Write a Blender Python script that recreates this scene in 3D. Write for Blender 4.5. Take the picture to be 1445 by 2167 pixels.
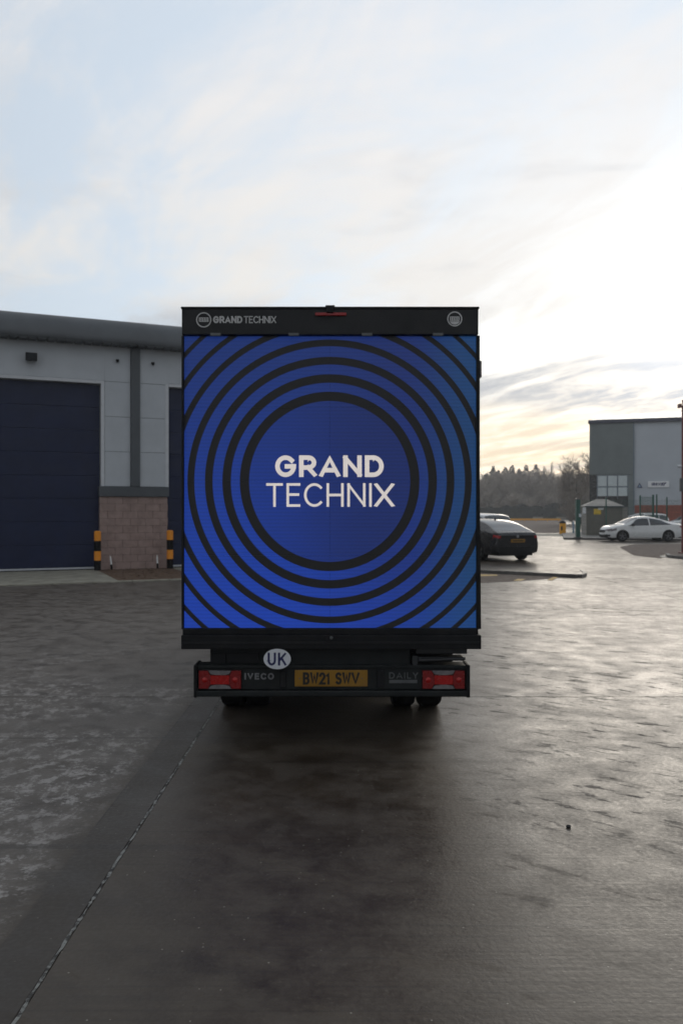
import bpy, bmesh, math, random
from math import sin, cos, pi, radians as R, sqrt, atan2, exp
from mathutils import Vector, Matrix
for o in list(bpy.data.objects): bpy.data.objects.remove(o)
SC = bpy.context.scene
COL = SC.collection
rnd = random.Random(11)

# ------------------------------------------------------------------ camera, sky, sun, exposure
F, CX, CY, EYE = 1749.0, 722.5, 1083.5, 1.70      # focal length and centre in photo pixels, eye height in metres
cam = bpy.data.cameras.new('camera'); camo = bpy.data.objects.new('camera', cam); COL.objects.link(camo)
camo.location = (0, 0, EYE); camo.rotation_euler = (pi/2, 0, 0)
cam.sensor_fit = 'VERTICAL'; cam.sensor_height = 24.0; cam.lens = 24.0*F/2167.0
cam.clip_start = 0.05; cam.clip_end = 3000
cam.dof.use_dof = True; cam.dof.focus_distance = 2.6; cam.dof.aperture_fstop = 4.6
SC.camera = camo
SUN_AZ, SUN_EL = R(21.5), R(11.5)                  # azimuth to the right of +Y
sd = Vector((sin(SUN_AZ)*cos(SUN_EL), cos(SUN_AZ)*cos(SUN_EL), sin(SUN_EL)))
sun = bpy.data.lights.new('sun', 'SUN'); sun.energy = 0.55; sun.angle = R(20); sun.color = (1.0, .90, .76)
suno = bpy.data.objects.new('sun', sun); COL.objects.link(suno)
suno.rotation_euler = (-sd).to_track_quat('-Z', 'Y').to_euler()
SC.view_settings.view_transform = 'Standard'; SC.view_settings.look = 'None'
SC.view_settings.exposure = 0.0; SC.view_settings.gamma = 1.0; SC.view_settings.use_curve_mapping = False


class NT:
    """small node-tree writer"""
    def __init__(s, tree): s.t = tree
    def n(s, typ, **kw):
        nd = s.t.nodes.new(typ)
        for k, v in kw.items(): setattr(nd, k, v)
        return nd
    def put(s, sock, v):
        if hasattr(v, 'is_output'): s.t.links.new(v, sock)
        else: sock.default_value = v
    def math(s, op, a, b=0.0, c=0.0, clamp=False):
        nd = s.n('ShaderNodeMath', operation=op, use_clamp=clamp)
        s.put(nd.inputs[0], a); s.put(nd.inputs[1], b); s.put(nd.inputs[2], c)
        return nd.outputs[0]
    def add(s, a, b): return s.math('ADD', a, b)
    def sub(s, a, b): return s.math('SUBTRACT', a, b)
    def mul(s, a, b): return s.math('MULTIPLY', a, b)
    def rng(s, v, a, b, c=0.0, d=1.0, smooth=True):
        nd = s.n('ShaderNodeMapRange', clamp=True)
        if smooth: nd.interpolation_type = 'SMOOTHSTEP'
        s.put(nd.inputs[0], v); s.put(nd.inputs[1], a); s.put(nd.inputs[2], b); s.put(nd.inputs[3], c); s.put(nd.inputs[4], d)
        return nd.outputs[0]
    def mix(s, f, a, b):
        nd = s.n('ShaderNodeMix', data_type='RGBA'); nd.clamp_factor = True
        s.put(nd.inputs[0], f); s.put(nd.inputs[6], a if hasattr(a, 'is_output') else (*a[:3], 1)); s.put(nd.inputs[7], b if hasattr(b, 'is_output') else (*b[:3], 1))
        return nd.outputs[2]
    def mapping(s, v, loc=(0, 0, 0), rot=(0, 0, 0), scale=(1, 1, 1)):
        nd = s.n('ShaderNodeMapping'); s.put(nd.inputs[0], v)
        nd.inputs[1].default_value = loc; nd.inputs[2].default_value = rot; nd.inputs[3].default_value = scale
        return nd.outputs[0]
    def noise(s, v, scale, detail=4.0, rough=.55, dist=0.0):
        nd = s.n('ShaderNodeTexNoise'); s.put(nd.inputs['Vector'], v)
        nd.inputs['Scale'].default_value = scale; nd.inputs['Detail'].default_value = detail
        nd.inputs['Roughness'].default_value = rough; nd.inputs['Distortion'].default_value = dist
        return nd.outputs['Fac']
    def sep(s, v):
        nd = s.n('ShaderNodeSeparateXYZ'); s.put(nd.inputs[0], v); return nd.outputs
    def comb(s, x, y, z):
        nd = s.n('ShaderNodeCombineXYZ'); s.put(nd.inputs[0], x); s.put(nd.inputs[1], y); s.put(nd.inputs[2], z); return nd.outputs[0]
    def dot(s, a, b):
        nd = s.n('ShaderNodeVectorMath', operation='DOT_PRODUCT'); s.put(nd.inputs[0], a); s.put(nd.inputs[1], b); return nd.outputs['Value']


# sky: Nishita air under a broken veil of cloud lit by the low sun
W = bpy.data.worlds.new('World'); SC.world = W; W.use_nodes = True
W.node_tree.nodes.clear(); k = NT(W.node_tree)
sky = k.n('ShaderNodeTexSky'); sky.sky_type = 'NISHITA'; sky.sun_disc = False
sky.sun_elevation = SUN_EL; sky.sun_rotation = SUN_AZ; sky.air_density = 1.0; sky.dust_density = 1.2; sky.ozone_density = 1.2
BG = 0.12
dirv = k.n('ShaderNodeTexCoord').outputs['Generated']
dx, dy, dz = k.sep(dirv)
zc = k.math('MAXIMUM', dz, 0.0)
den = k.add(zc, 0.10)
plane = k.comb(k.math('DIVIDE', dx, den), k.math('DIVIDE', dy, den), 0.0)
streak_v = k.mapping(k.mapping(plane, rot=(0, 0, R(-118))), loc=(3.1, 1.7, 0), scale=(.50, 1.0, 1))
c1 = k.noise(streak_v, 1.05, 8.0, .60, .75)
c2 = k.noise(k.mapping(streak_v, loc=(7, 2, 0), scale=(1.5, 1.9, 1)), 1.6, 9.0, .64, .9)
cov = k.add(k.mul(c1, .68), k.mul(c2, .32))
cover = k.rng(cov, .42, .585, .08, 1.0)
# low layered bands near the horizon
az = k.math('ARCTAN2', dx, dy)
band_v = k.comb(k.mul(az, 1.6), k.mul(zc, 13.0), .37)
b1 = k.noise(k.mapping(band_v, loc=(2.6, .55, 0)), 1.1, 4.0, .50, .35)
elev_w = k.rng(zc, .0, .05, .55, 1.0)
elev_f = k.rng(zc, .17, .27, 1.0, 0.0)
wob = k.sub(k.noise(k.mapping(band_v, loc=(9.3, 4, 0), scale=(.9, .35, 1)), 1.6, 4.5, .52), .5)
bcen = k.add(.152, k.mul(k.math('SINE', k.mul(k.sub(.25, az), 5.0)), .045))
tt = k.math('ABSOLUTE', k.math('DIVIDE', k.add(k.sub(zc, bcen), k.mul(wob, .075)), .058))
main_band = k.rng(tt, .45, 1.15, 1, 0)
hib = k.mul(k.rng(k.noise(k.mapping(band_v, loc=(1.3, 8.1, 0), scale=(1.0, .55, 1)), 1.7, 7.0, .6, .4), .46, .66), k.mul(k.rng(zc, .16, .22, 0, .36), k.rng(zc, .36, .52, 1, 0)))
grey = k.math('MAXIMUM', k.math('MAXIMUM', k.mul(k.mul(k.rng(b1, .43, .58), elev_w), k.mul(elev_f, .72)), k.mul(main_band, k.add(.72, k.mul(b1, .42)))), hib)
sdot = k.math('MAXIMUM', k.dot(dirv, tuple(sd)), 0.0)
g1 = k.math('POWER', sdot, 1.1); g2 = k.math('POWER', sdot, 45.0); g3 = k.math('POWER', sdot, 320.0)
lum = k.add(k.add(k.add(.56, k.mul(g1, .38)), k.mul(g2, .07)), k.mul(g3, .60))
warm = k.mul(k.rng(zc, .0, .24, 1, 0), k.rng(g1, .55, .98, .12, 1))
ccol = k.mix(k.rng(zc, .12, .62, 0, 1), (1.0, .975, .93), (.99, .985, 1.0))
ccol = k.mix(warm, ccol, (1.22, 1.0, .68))
ccol = k.mix(grey, ccol, (.60, .625, .665))
sc = k.n('ShaderNodeVectorMath', operation='SCALE'); k.put(sc.inputs[0], ccol); k.put(sc.inputs['Scale'], k.mul(lum, 1.0/BG))
blue = k.n('ShaderNodeVectorMath', operation='SCALE'); k.put(blue.inputs[0], k.mix(.80, sky.outputs[0], (6.2, 7.1, 8.1))); k.put(blue.inputs['Scale'], k.add(.56, k.mul(g1, .52)))
skycol = k.mix(cover, blue.outputs[0], sc.outputs[0])
bg = k.n('ShaderNodeBackground'); k.put(bg.inputs[0], skycol); bg.inputs[1].default_value = BG
k.t.links.new(bg.outputs[0], k.n('ShaderNodeOutputWorld').inputs[0])


# ------------------------------------------------------------------ materials
def newmat(name):
    m = bpy.data.materials.new(name); m.use_nodes = True
    k = NT(m.node_tree); b = m.node_tree.nodes['Principled BSDF']
    return m, k, b

def mat(name, c, rough=.5, metal=0.0, var=.18, scale=6.0, bump=0.0, bscale=60.0, spec=.5, coat=0.0, dirt=0.0):
    m, k, b = newmat(name)
    p = k.n('ShaderNodeTexCoord').outputs['Object']
    n = k.noise(p, scale, 5.0, .6)
    lo = tuple(x*(1-var) for x in c); hi = tuple(min(1, x*(1+var)) for x in c)
    col = k.mix(k.rng(n, .3, .7), lo, hi)
    if dirt:
        col = k.mix(k.mul(k.rng(k.noise(p, scale*.45, 8, .7), .48, .72), dirt), col, (.09, .08, .065))
    k.put(b.inputs['Base Color'], col)
    k.put(b.inputs['Roughness'], k.rng(k.noise(p, scale*1.7, 4), .3, .7, max(.02, rough*.85), min(1, rough*1.15)))
    b.inputs['Metallic'].default_value = metal
    b.inputs['Specular IOR Level'].default_value = spec
    if coat:
        b.inputs['Coat Weight'].default_value = coat; b.inputs['Coat Roughness'].default_value = .06
    if bump:
        bn = k.n('ShaderNodeBump'); bn.inputs['Strength'].default_value = bump; bn.inputs['Distance'].default_value = .01
        k.put(bn.inputs['Height'], k.noise(p, bscale, 4)); k.put(b.inputs['Normal'], bn.outputs[0])
    return m

def emit_mat(name, c, strength):
    m, k, b = newmat(name)
    p = k.n('ShaderNodeTexCoord').outputs['Object']
    b.inputs['Base Color'].default_value = (.02, .02, .02, 1); b.inputs['Roughness'].default_value = .5
    col = k.mix(k.rng(k.noise(p, 14, 3), .3, .7), tuple(x*.93 for x in c), c)
    k.put(b.inputs['Emission Color'], col); b.inputs['Emission Strength'].default_value = strength
    return m

M = {}
M['black_paint'] = mat('black_satin_paint', (.0115, .012, .014), .45, var=.2, dirt=.1, spec=.3)
M['black_plastic'] = mat('black_plastic', (.007, .0075, .009), .6, var=.3, dirt=.1, spec=.25)
M['bumper'] = mat('bumper_plastic', (.0095, .012, .013), .55, var=.3, dirt=.15, spec=.3)
M['rubber'] = mat('tyre_rubber', (.006, .006, .006), .9, var=.3, spec=.2, bump=.3, bscale=40)
M['dark_steel'] = mat('dark_steel', (.04, .042, .045), .5, .4, dirt=.4)
M['steel'] = mat('galvanised_steel', (.35, .36, .37), .45, .7)
M['alloy'] = mat('alloy_rim', (.16, .16, .17), .35, .8)
M['red_lens'] = mat('red_lens', (.20, .007, .008), .3, var=.15, scale=30)
M['red_lens_bright'] = mat('bright_red_lens', (.36, .008, .007), .25, var=.15, scale=40)
M['clear_lens'] = mat('clear_lens', (.17, .155, .16), .2, var=.2, scale=40)
M['dark_red_lens'] = mat('dark_red_lens', (.30, .012, .015), .25, var=.2)
M['plate_yellow'] = mat('number_plate_yellow', (.27, .135, .007), .5, var=.1, dirt=.35)
M['plate_black'] = mat('number_plate_black', (.012, .012, .012), .4)
M['sticker_white'] = mat('sticker_white', (.66, .68, .72), .5, var=.05, dirt=.15)
M['sticker_blue'] = mat('sticker_navy', (.012, .016, .09), .5)
M['badge'] = mat('badge_grey', (.20, .20, .21), .4, .3)
M['badge_dark'] = mat('badge_dark_grey', (.10, .105, .11), .45, .3)
M['decal'] = mat('decal_grey', (.50, .50, .50), .55, var=.15)
M['led_letter'] = emit_mat('led_letter', (.64, .59, .56), .97)
M['clad'] = mat('grey_cladding', (.435, .465, .50), .42, var=.05, scale=1.5, dirt=.05)
M['clad_trim'] = mat('pale_metal_trim', (.52, .54, .57), .38, var=.05)
M['dark_clad'] = mat('dark_grey_metal', (.065, .075, .085), .45, var=.1, scale=2)
M['roof_metal'] = mat('roof_fascia_grey', (.085, .095, .105), .42, var=.1, scale=1.2)
M['navy'] = mat('navy_door_paint', (.0055, .012, .046), .45, spec=.35, var=.12, scale=2, dirt=.06)
M['navy_gap'] = mat('door_gap', (.003, .005, .016), .6)
M['block'] = mat('concrete_block', (.29, .212, .19), .9, var=.14, scale=3.5, bump=.4, bscale=70, dirt=.12)
M['mortar'] = mat('mortar_brown', (.19, .135, .12), .95, var=.15, scale=15)
M['bollard_yellow'] = mat('bollard_yellow', (.76, .265, .010), .45, var=.08, dirt=.12)
M['bollard_black'] = mat('bollard_black', (.004, .004, .0045), .6, spec=.15)
M['white_paint'] = mat('white_paint', (.74, .75, .75), .45, var=.06, dirt=.15)
M['concrete_pale'] = mat('pale_concrete', (.26, .25, .205), .75, var=.22, scale=2.5, bump=.3, dirt=.45)
M['kerb'] = mat('kerb_concrete', (.17, .165, .155), .7, var=.25, scale=5, bump=.3, dirt=.3)
M['kerb_dark'] = mat('wet_kerb_concrete', (.09, .085, .08), .5, var=.3, scale=4, bump=.3, dirt=.4)
M['soil'] = mat('brown_earth', (.11, .068, .042), .95, var=.4, scale=9, bump=.6, bscale=30)
M['tarmac_brown'] = mat('brown_tarmac', (.125, .100, .085), .85, var=.3, scale=4, spec=.15, bump=.3, bscale=90, dirt=.3)
M['car_white'] = mat('white_car_paint', (.70, .71, .71), .28, var=.03, coat=.6, dirt=.08)
M['car_black'] = mat('black_car_paint', (.005, .0055, .008), .3, var=.1, spec=.3, coat=.35)
M['car_silver'] = mat('silver_car_paint', (.50, .51, .52), .3, .3, var=.04, coat=.5)
M['glass'] = mat('car_glass', (.022, .028, .034), .05, var=.1, spec=.8)
M['glass_pale'] = mat('window_glass_blinds', (.60, .67, .68), .25, var=.06, scale=2, spec=.6)
M['glass_dark'] = mat('dark_window_glass', (.012, .014, .016), .08)
M['green_steel'] = mat('green_powder_coat', (.010, .085, .062), .45, var=.12)
M['green_pale'] = mat('pale_green_plate', (.16, .42, .30), .5)
M['shed_wall'] = mat('kiosk_brown_grp', (.150, .135, .115), .7, var=.1, scale=3, dirt=.15)
M['shed_pale'] = mat('kiosk_side_grp', (.27, .255, .23), .7, var=.1, scale=3, dirt=.15)
M['shed_roof'] = mat('kiosk_roof_grp', (.30, .28, .255), .6, var=.1, scale=2)
M['yellow'] = mat('yellow_plastic', (.78, .36, .012), .45, var=.08)
M['sign_yellow'] = mat('sign_yellow', (.75, .50, .03), .5)
M['blue_grey'] = mat('pale_blue_paint', (.28, .38, .48), .5)
M['far_dark'] = mat('dark_green_cladding', (.19, .22, .22), .6, var=.08, scale=.6)
M['far_light'] = mat('light_grey_cladding', (.54, .58, .625), .5, var=.04, scale=.5)
M['far_edge'] = mat('navy_roof_edge', (.05, .055, .085), .5)
M['far_roof'] = mat('light_sheet_roof', (.55, .57, .60), .35, .3, var=.08, scale=.4)
M['far_frame'] = mat('grey_window_frame', (.16, .20, .24), .5)
M['brick'] = mat('red_brick', (.36, .10, .065), .85, var=.3, scale=8)
M['rust_pole'] = mat('red_brown_pole', (.19, .06, .055), .55, var=.25, dirt=.3)
M['bark'] = mat('grey_brown_bark', (.105, .092, .080), .95, var=.25, scale=.4)
M['twig'] = mat('winter_twigs', (.30, .265, .225), .95, var=.35, scale=.12)
M['conifer'] = mat('conifer_needles', (.05, .06, .062), .9, var=.35, scale=.6)
M['hedge'] = mat('hedge_leaves', (.034, .042, .032), .8, var=.4, scale=.8)
M['pebble'] = mat('dark_pebble', (.012, .012, .012), .6)
M['line_yellow'] = mat('worn_yellow_line', (.50, .33, .10), .7, var=.3, scale=9, dirt=.7)
M['line_white'] = mat('worn_white_line', (.52, .52, .47), .7, var=.2, scale=9, dirt=.5)

def ground_mat(name, dry_side):
    m, k, b = newmat(name)
    pos = k.n('ShaderNodeNewGeometry').outputs['Position']
    px, py, pz = k.sep(pos)
    n1 = k.noise(pos, .42, 7.0, .6, .4)
    n2 = k.noise(pos, 3.4, 9.0, .68)
    n3 = k.noise(pos, 42.0, 4.0, .6)
    brush = k.noise(k.mapping(pos, scale=(.8, 36, 1)), 1.0, 5.0, .6)
    brush2 = k.noise(k.mapping(pos, rot=(0, 0, R(1.5)), scale=(.25, 9, 1)), 1.3, 6.0, .65)
    smear = k.noise(k.mapping(k.mapping(pos, rot=(0, 0, R(30))), scale=(.8, 2.3, 1)), 1.5, 7.0, .66, .4)
    blot = k.noise(k.mapping(k.mapping(pos, rot=(0, 0, R(38))), scale=(1.5, 4.6, 1)), 2.3, 6.0, .68, .2)
    damp = k.rng(k.add(k.mul(n1, .62), k.mul(smear, .38)), .40, .62)
    col = k.mix(damp, (.027, .0185, .0115), (.060, .0465, .033))
    col = k.mix(k.rng(n2, .36, .66, 0, .75), col, (.080, .067, .053))
    col = k.mix(k.rng(brush, .50, .72, 0, .42), col, (.026, .023, .020))
    col = k.mix(k.rng(n3, .55, .75, 0, .35), col, (.12, .104, .085))
    vor = k.n('ShaderNodeTexVoronoi'); k.put(vor.inputs['Vector'], pos); vor.inputs['Scale'].default_value = 26.0
    rsel = k.sep(vor.outputs['Color'])[0]
    speck = k.mul(k.rng(vor.outputs['Distance'], .06, .13, 1, 0), k.rng(rsel, .80, .84))
    col = k.mix(k.mul(speck, .8), col, (.32, .30, .25))
    # pale dried laitance left of the sealed joint
    side = k.rng(px, -1.55, -1.30, 1, 0)
    col = k.mix(k.mul(k.mul(side, k.rng(n2, .30, .62)), .72), col, (.140, .126, .112))
    fr = k.add(k.mul(k.noise(k.mapping(pos, scale=(1, .8, 1)), 8.0, 9.0, .70, .2), .7), k.mul(k.noise(pos, 38.0, 5.0, .7), .3))
    frm = k.mul(k.rng(fr, .49, .575), k.rng(k.noise(k.mapping(pos, loc=(4.0, 1.2, 0), scale=(.8, 1, 1)), .62, 4.0, .6), .38, .58))
    frost = k.mul(k.mul(frm, side), k.rng(k.add(py, k.mul(k.sub(n1, .5), 9.0)), 7.5, 10.5, 1, .22))
    if dry_side:
        col = k.mix(k.mul(frost, .85), col, (.33, .315, .30))
        strip = k.mul(k.rng(k.add(px, k.mul(k.sub(n2, .5), .03)), -1.335, -1.315), k.rng(px, -1.10, -1.08, 1, 0))
        col = k.mix(k.mul(strip, .55), col, (.026, .022, .019))
        edge = k.mul(k.mul(k.rng(px, -1.338, -1.332), k.rng(px, -1.326, -1.320, 1, 0)), k.rng(n1, .42, .55))
        col = k.mix(k.mul(edge, .7), col, (.012, .010, .009))
    # the soaked right half is glossier than the drying left half
    right = k.rng(k.add(px, k.mul(k.sub(n1, .5), 1.6)), -2.6, -.4, 0, 1)
    rough = k.sub(k.add(.64, k.mul(k.sub(smear, .5), .34)), k.mul(k.rng(px, -1.4, 1.1, .60, 1), .20))
    rough = k.add(rough, k.mul(frost, .15))
    rough = k.add(rough, k.mul(k.rng(damp, .2, .8), -.05))
    dark_spots = k.mul(k.rng(smear, .60, .68), right)
    rough = k.add(rough, k.mul(dark_spots, .14))
    lines = k.rng(k.noise(k.mapping(pos, rot=(0, 0, R(.6)), scale=(.10, 7.5, 1)), 1.0, 2.0, .5), .66, .70)
    col = k.mix(k.mul(lines, .45), col, (.018, .015, .013))
    wet = k.mul(k.mul(k.rng(blot, .55, .63), k.mul(k.rng(px, .3, 1.0), k.rng(py, 3.6, 5.2, .12, 1))), k.rng(k.noise(k.mapping(pos, loc=(2.2, 5.1, 0)), .55, 3.0, .5), .40, .60, .2, 1))
    rough = k.add(rough, k.mul(wet, .26)); rough = k.add(rough, k.mul(k.sub(n2, .5), .5)); rough = k.add(rough, k.mul(k.sub(n3, .5), .35))
    col = k.mix(k.mul(wet, .7), col, (.020, .017, .014))
    k.put(b.inputs['Base Color'], col); k.put(b.inputs['Roughness'], k.math('MINIMUM', k.math('MAXIMUM', rough, .22), .9))
    k.put(b.inputs['Specular IOR Level'], k.mul(k.rng(k.add(px, k.mul(k.sub(n1, .5), .9)), .1, 1.3, .33, .45), k.rng(py, 8.0, 24.0, 1.0, .36)))
    h = k.add(k.add(k.mul(brush, .5), k.mul(brush2, .5)), k.add(k.mul(n2, .4), k.mul(n3, .8)))
    bn = k.n('ShaderNodeBump'); bn.inputs['Strength'].default_value = .27; bn.inputs['Distance'].default_value = .006
    k.put(bn.inputs['Height'], h); k.put(b.inputs['Normal'], bn.outputs[0])
    return m
M['yard'] = ground_mat('wet_yard_concrete', True)
M['ground'] = ground_mat('wet_road_surface', False)

def sealant_mat():
    m, k, b = newmat('broken_joint_sealant')
    pos = k.n('ShaderNodeNewGeometry').outputs['Position']
    f = k.rng(k.noise(pos, 16, 7, .75), .42, .56)
    k.put(b.inputs['Base Color'], k.mix(f, (.02, .018, .016), (.21, .215, .20))); b.inputs['Roughness'].default_value = .7
    return m
M['sealant'] = sealant_mat()

# ------------------------------------------------------------------ mesh helpers
class MB:
    """collects shapes, builds ONE mesh object"""
    def __init__(s): s.v = []; s.f = []; s.smooth = False
    def poly(s, pts):
        i = len(s.v); s.v += [tuple(p) for p in pts]; s.f.append(tuple(range(i, i+len(pts))))
    def box(s, x0, x1, y0, y1, z0, z1, bev=0.0):
        if x1 < x0: x0, x1 = x1, x0
        if y1 < y0: y0, y1 = y1, y0
        if z1 < z0: z0, z1 = z1, z0
        if bev <= 0:
            i = len(s.v)
            s.v += [(x, y, z) for x in (x0, x1) for y in (y0, y1) for z in (z0, z1)]
            s.f += [tuple(i+j for j in q) for q in ((0, 1, 3, 2), (4, 6, 7, 5), (0, 4, 5, 1), (2, 3, 7, 6), (0, 2, 6, 4), (1, 5, 7, 3))]
        else:
            bm = bmesh.new(); bmesh.ops.create_cube(bm, size=1)
            bmesh.ops.scale(bm, vec=(x1-x0, y1-y0, z1-z0), verts=bm.verts)
            bmesh.ops.bevel(bm, geom=bm.edges[:], offset=bev, segments=2, affect='EDGES', profile=.5)
            bmesh.ops.translate(bm, vec=((x0+x1)/2, (y0+y1)/2, (z0+z1)/2), verts=bm.verts)
            s.bm(bm)
        return s
    def bm(s, bm):
        i = len(s.v); bm.verts.index_update()
        s.v += [tuple(v.co) for v in bm.verts]; s.f += [tuple(i+v.index for v in f.verts) for f in bm.faces]; bm.free()
    def tube(s, pts, rad, n=8, cap=True):
        pts = [Vector(p) for p in pts]; rad = rad if isinstance(rad, (list, tuple)) else [rad]*len(pts)
        rings = []
        for j, p in enumerate(pts):
            d = (pts[min(j+1, len(pts)-1)]-pts[max(j-1, 0)]).normalized()
            a = d.cross(Vector((0, 0, 1)) if abs(d.z) < .9 else Vector((1, 0, 0))).normalized(); c = d.cross(a)
            i = len(s.v); s.v += [tuple(p+(a*cos(2*pi*q/n)+c*sin(2*pi*q/n))*rad[j]) for q in range(n)]; rings.append(i)
        for a, b in zip(rings, rings[1:]):
            s.f += [(a+q, a+(q+1) % n, b+(q+1) % n, b+q) for q in range(n)]
        if cap:
            s.f.append(tuple(rings[0]+q for q in range(n))); s.f.append(tuple(rings[-1]+q for q in reversed(range(n))))
        return s
    def lathe(s, prof, c, axis='z', n=24, a0=0, a1=2*pi):
        full = abs(a1-a0-2*pi) < 1e-6; m = n if full else n+1
        rings = []
        for r, h in prof:
            i = len(s.v); rings.append(i)
            for q in range(m):
                t = a0+(a1-a0)*q/n
                if axis == 'z': p = (c[0]+r*cos(t), c[1]+r*sin(t), c[2]+h)
                elif axis == 'x': p = (c[0]+h, c[1]+r*cos(t), c[2]+r*sin(t))
                else: p = (c[0]+r*cos(t), c[1]+h, c[2]+r*sin(t))
                s.v.append(p)
        for a, b in zip(rings, rings[1:]):
            for q in range(n):
                s.f.append((a+q, a+(q+1) % m, b+(q+1) % m, b+q))
        return s
    def prism(s, pts, d0, d1, axis='y'):
        """outline pts (a,b) pushed along an axis between d0 and d1"""
        def P(a, b, d): return {'y': (a, d, b), 'z': (a, b, d), 'x': (d, a, b)}[axis]
        i = len(s.v); n = len(pts)
        s.v += [P(a, b, d0) for a, b in pts]+[P(a, b, d1) for a, b in pts]
        s.f.append(tuple(range(i, i+n))); s.f.append(tuple(i+n+q for q in reversed(range(n))))
        s.f += [(i+q, i+(q+1) % n, i+n+(q+1) % n, i+n+q) for q in range(n)]
        return s
    def build(s, name, m, parent=None, smooth=False, fix=True):
        me = bpy.data.meshes.new(name); me.from_pydata(s.v, [], s.f)
        if fix:
            bm = bmesh.new(); bm.from_mesh(me); bmesh.ops.recalc_face_normals(bm, faces=bm.faces); bm.to_mesh(me); bm.free()
        if smooth:
            me.polygons.foreach_set('use_smooth', [True]*len(me.polygons))
            try: me.set_sharp_from_angle(angle=R(38))
            except Exception: pass
        me.update(); me.materials.append(m)
        o = bpy.data.objects.new(name, me); COL.objects.link(o); o.parent = parent
        return o

def tag(o, label, cat, group=None, kind=None):
    o['label'] = label; o['category'] = cat
    if group: o['group'] = group
    if kind: o['kind'] = kind
    return o
def thing(name, label, cat, loc=(0, 0, 0), rz=0.0, group=None):
    o = bpy.data.objects.new(name, None); COL.objects.link(o); o.location = loc; o.rotation_euler = (0, 0, rz)
    return tag(o, label, cat, group)
def struct(o): o['kind'] = 'structure'; return o
def copy_tree(o, parent=None):
    c = o.copy(); COL.objects.link(c); c.parent = parent
    for ch in [q for q in bpy.data.objects if q.parent == o]: copy_tree(ch, c)
    return c
def G(px, py, z=0.0):
    """photo pixel -> point on the level z"""
    d = (EYE-z)*F/(py-CY); return ((px-CX)*d/F, d, z)
def X(px, d): return (px-CX)*d/F
def Z(py, d): return EYE+(CY-py)*d/F

# ------------------------------------------------------------------ stroke lettering
def arc(cx, cy, rx, ry, a0, a1, n=14):
    return [(cx+rx*cos(R(a0+(a1-a0)*i/n)), cy+ry*sin(R(a0+(a1-a0)*i/n))) for i in range(n+1)]
GLY = {
 'G': (1.0, [arc(.5, .5, .5, .5, 42, 360, 22), [(1.0, .49), (.58, .49)]]),
 'R': (.78, [[(0, 0), (0, 1)], [(0, 1), (.42, 1)]+arc(.42, .71, .36, .29, 90, -90, 10)+[(0, .42)], [(.42, .42), (.80, 0)]]),
 'A': (1.0, [[(0, 0), (.5, 1), (1, 0)], [(.2, .27), (.8, .27)]]),
 'N': (.86, [[(0, 0), (0, 1)], [(0, 1), (.86, 0)], [(.86, 0), (.86, 1)]]),
 'D': (.88, [[(0, 0), (0, 1)], [(0, 1), (.38, 1)]+arc(.38, .5, .5, .5, 90, -90, 16)+[(0, 0)]]),
 'T': (.78, [[(0, 1), (.78, 1)], [(.39, 1), (.39, 0)]]),
 'E': (.62, [[(0, 0), (0, 1)], [(0, 1), (.62, 1)], [(0, .52), (.56, .52)], [(0, 0), (.62, 0)]]),
 'C': (.9, [arc(.5, .5, .5, .5, 45, 315, 22)]),
 'H': (.80, [[(0, 0), (0, 1)], [(.8, 0), (.8, 1)], [(0, .5), (.8, .5)]]),
 'I': (0.0, [[(0, 0), (0, 1)]]),
 'X': (.84, [[(0, 1), (.84, 0)], [(0, 0), (.84, 1)]]),
 'U': (.74, [[(0, 1), (0, .37)]+arc(.37, .37, .37, .37, 180, 360, 14)+[(.74, 1)]]),
 'K': (.74, [[(0, 0), (0, 1)], [(.72, 1), (.06, .40)], [(.28, .60), (.74, 0)]]),
 'V': (.9, [[(0, 1), (.45, 0), (.9, 1)]]),
 'O': (1.0, [arc(.5, .5, .5, .5, 0, 360, 26)]),
 'B': (.66, [[(0, 0), (0, 1)], [(0, 1), (.36, 1)]+arc(.36, .76, .26, .24, 90, -90, 8)+[(0, .52)], [(.36, .52)]+arc(.38, .26, .28, .26, 90, -90, 8)+[(0, 0)]]),
 'W': (.95, [[(0, 1), (.22, 0), (.475, .8), (.73, 0), (.95, 1)]]),
 '2': (.62, [arc(.31, .71, .31, .29, 165, -25, 10)+[(0, 0), (.64, 0)]]),
 '1': (.22, [[(0, .80), (.2, 1), (.2, 0)]]),
 'S': (.64, [arc(.32, .75, .30, .25, 35, 270, 10)+arc(.32, .25, .31, .25, 90, -145, 10)]),
 'L': (.6, [[(0, 1), (0, 0), (.6, 0)]]),
 'Y': (.84, [[(0, 1), (.42, .45)], [(.84, 1), (.42, .45)], [(.42, .45), (.42, 0)]]),
 ' ': (.35, []),
}
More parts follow.
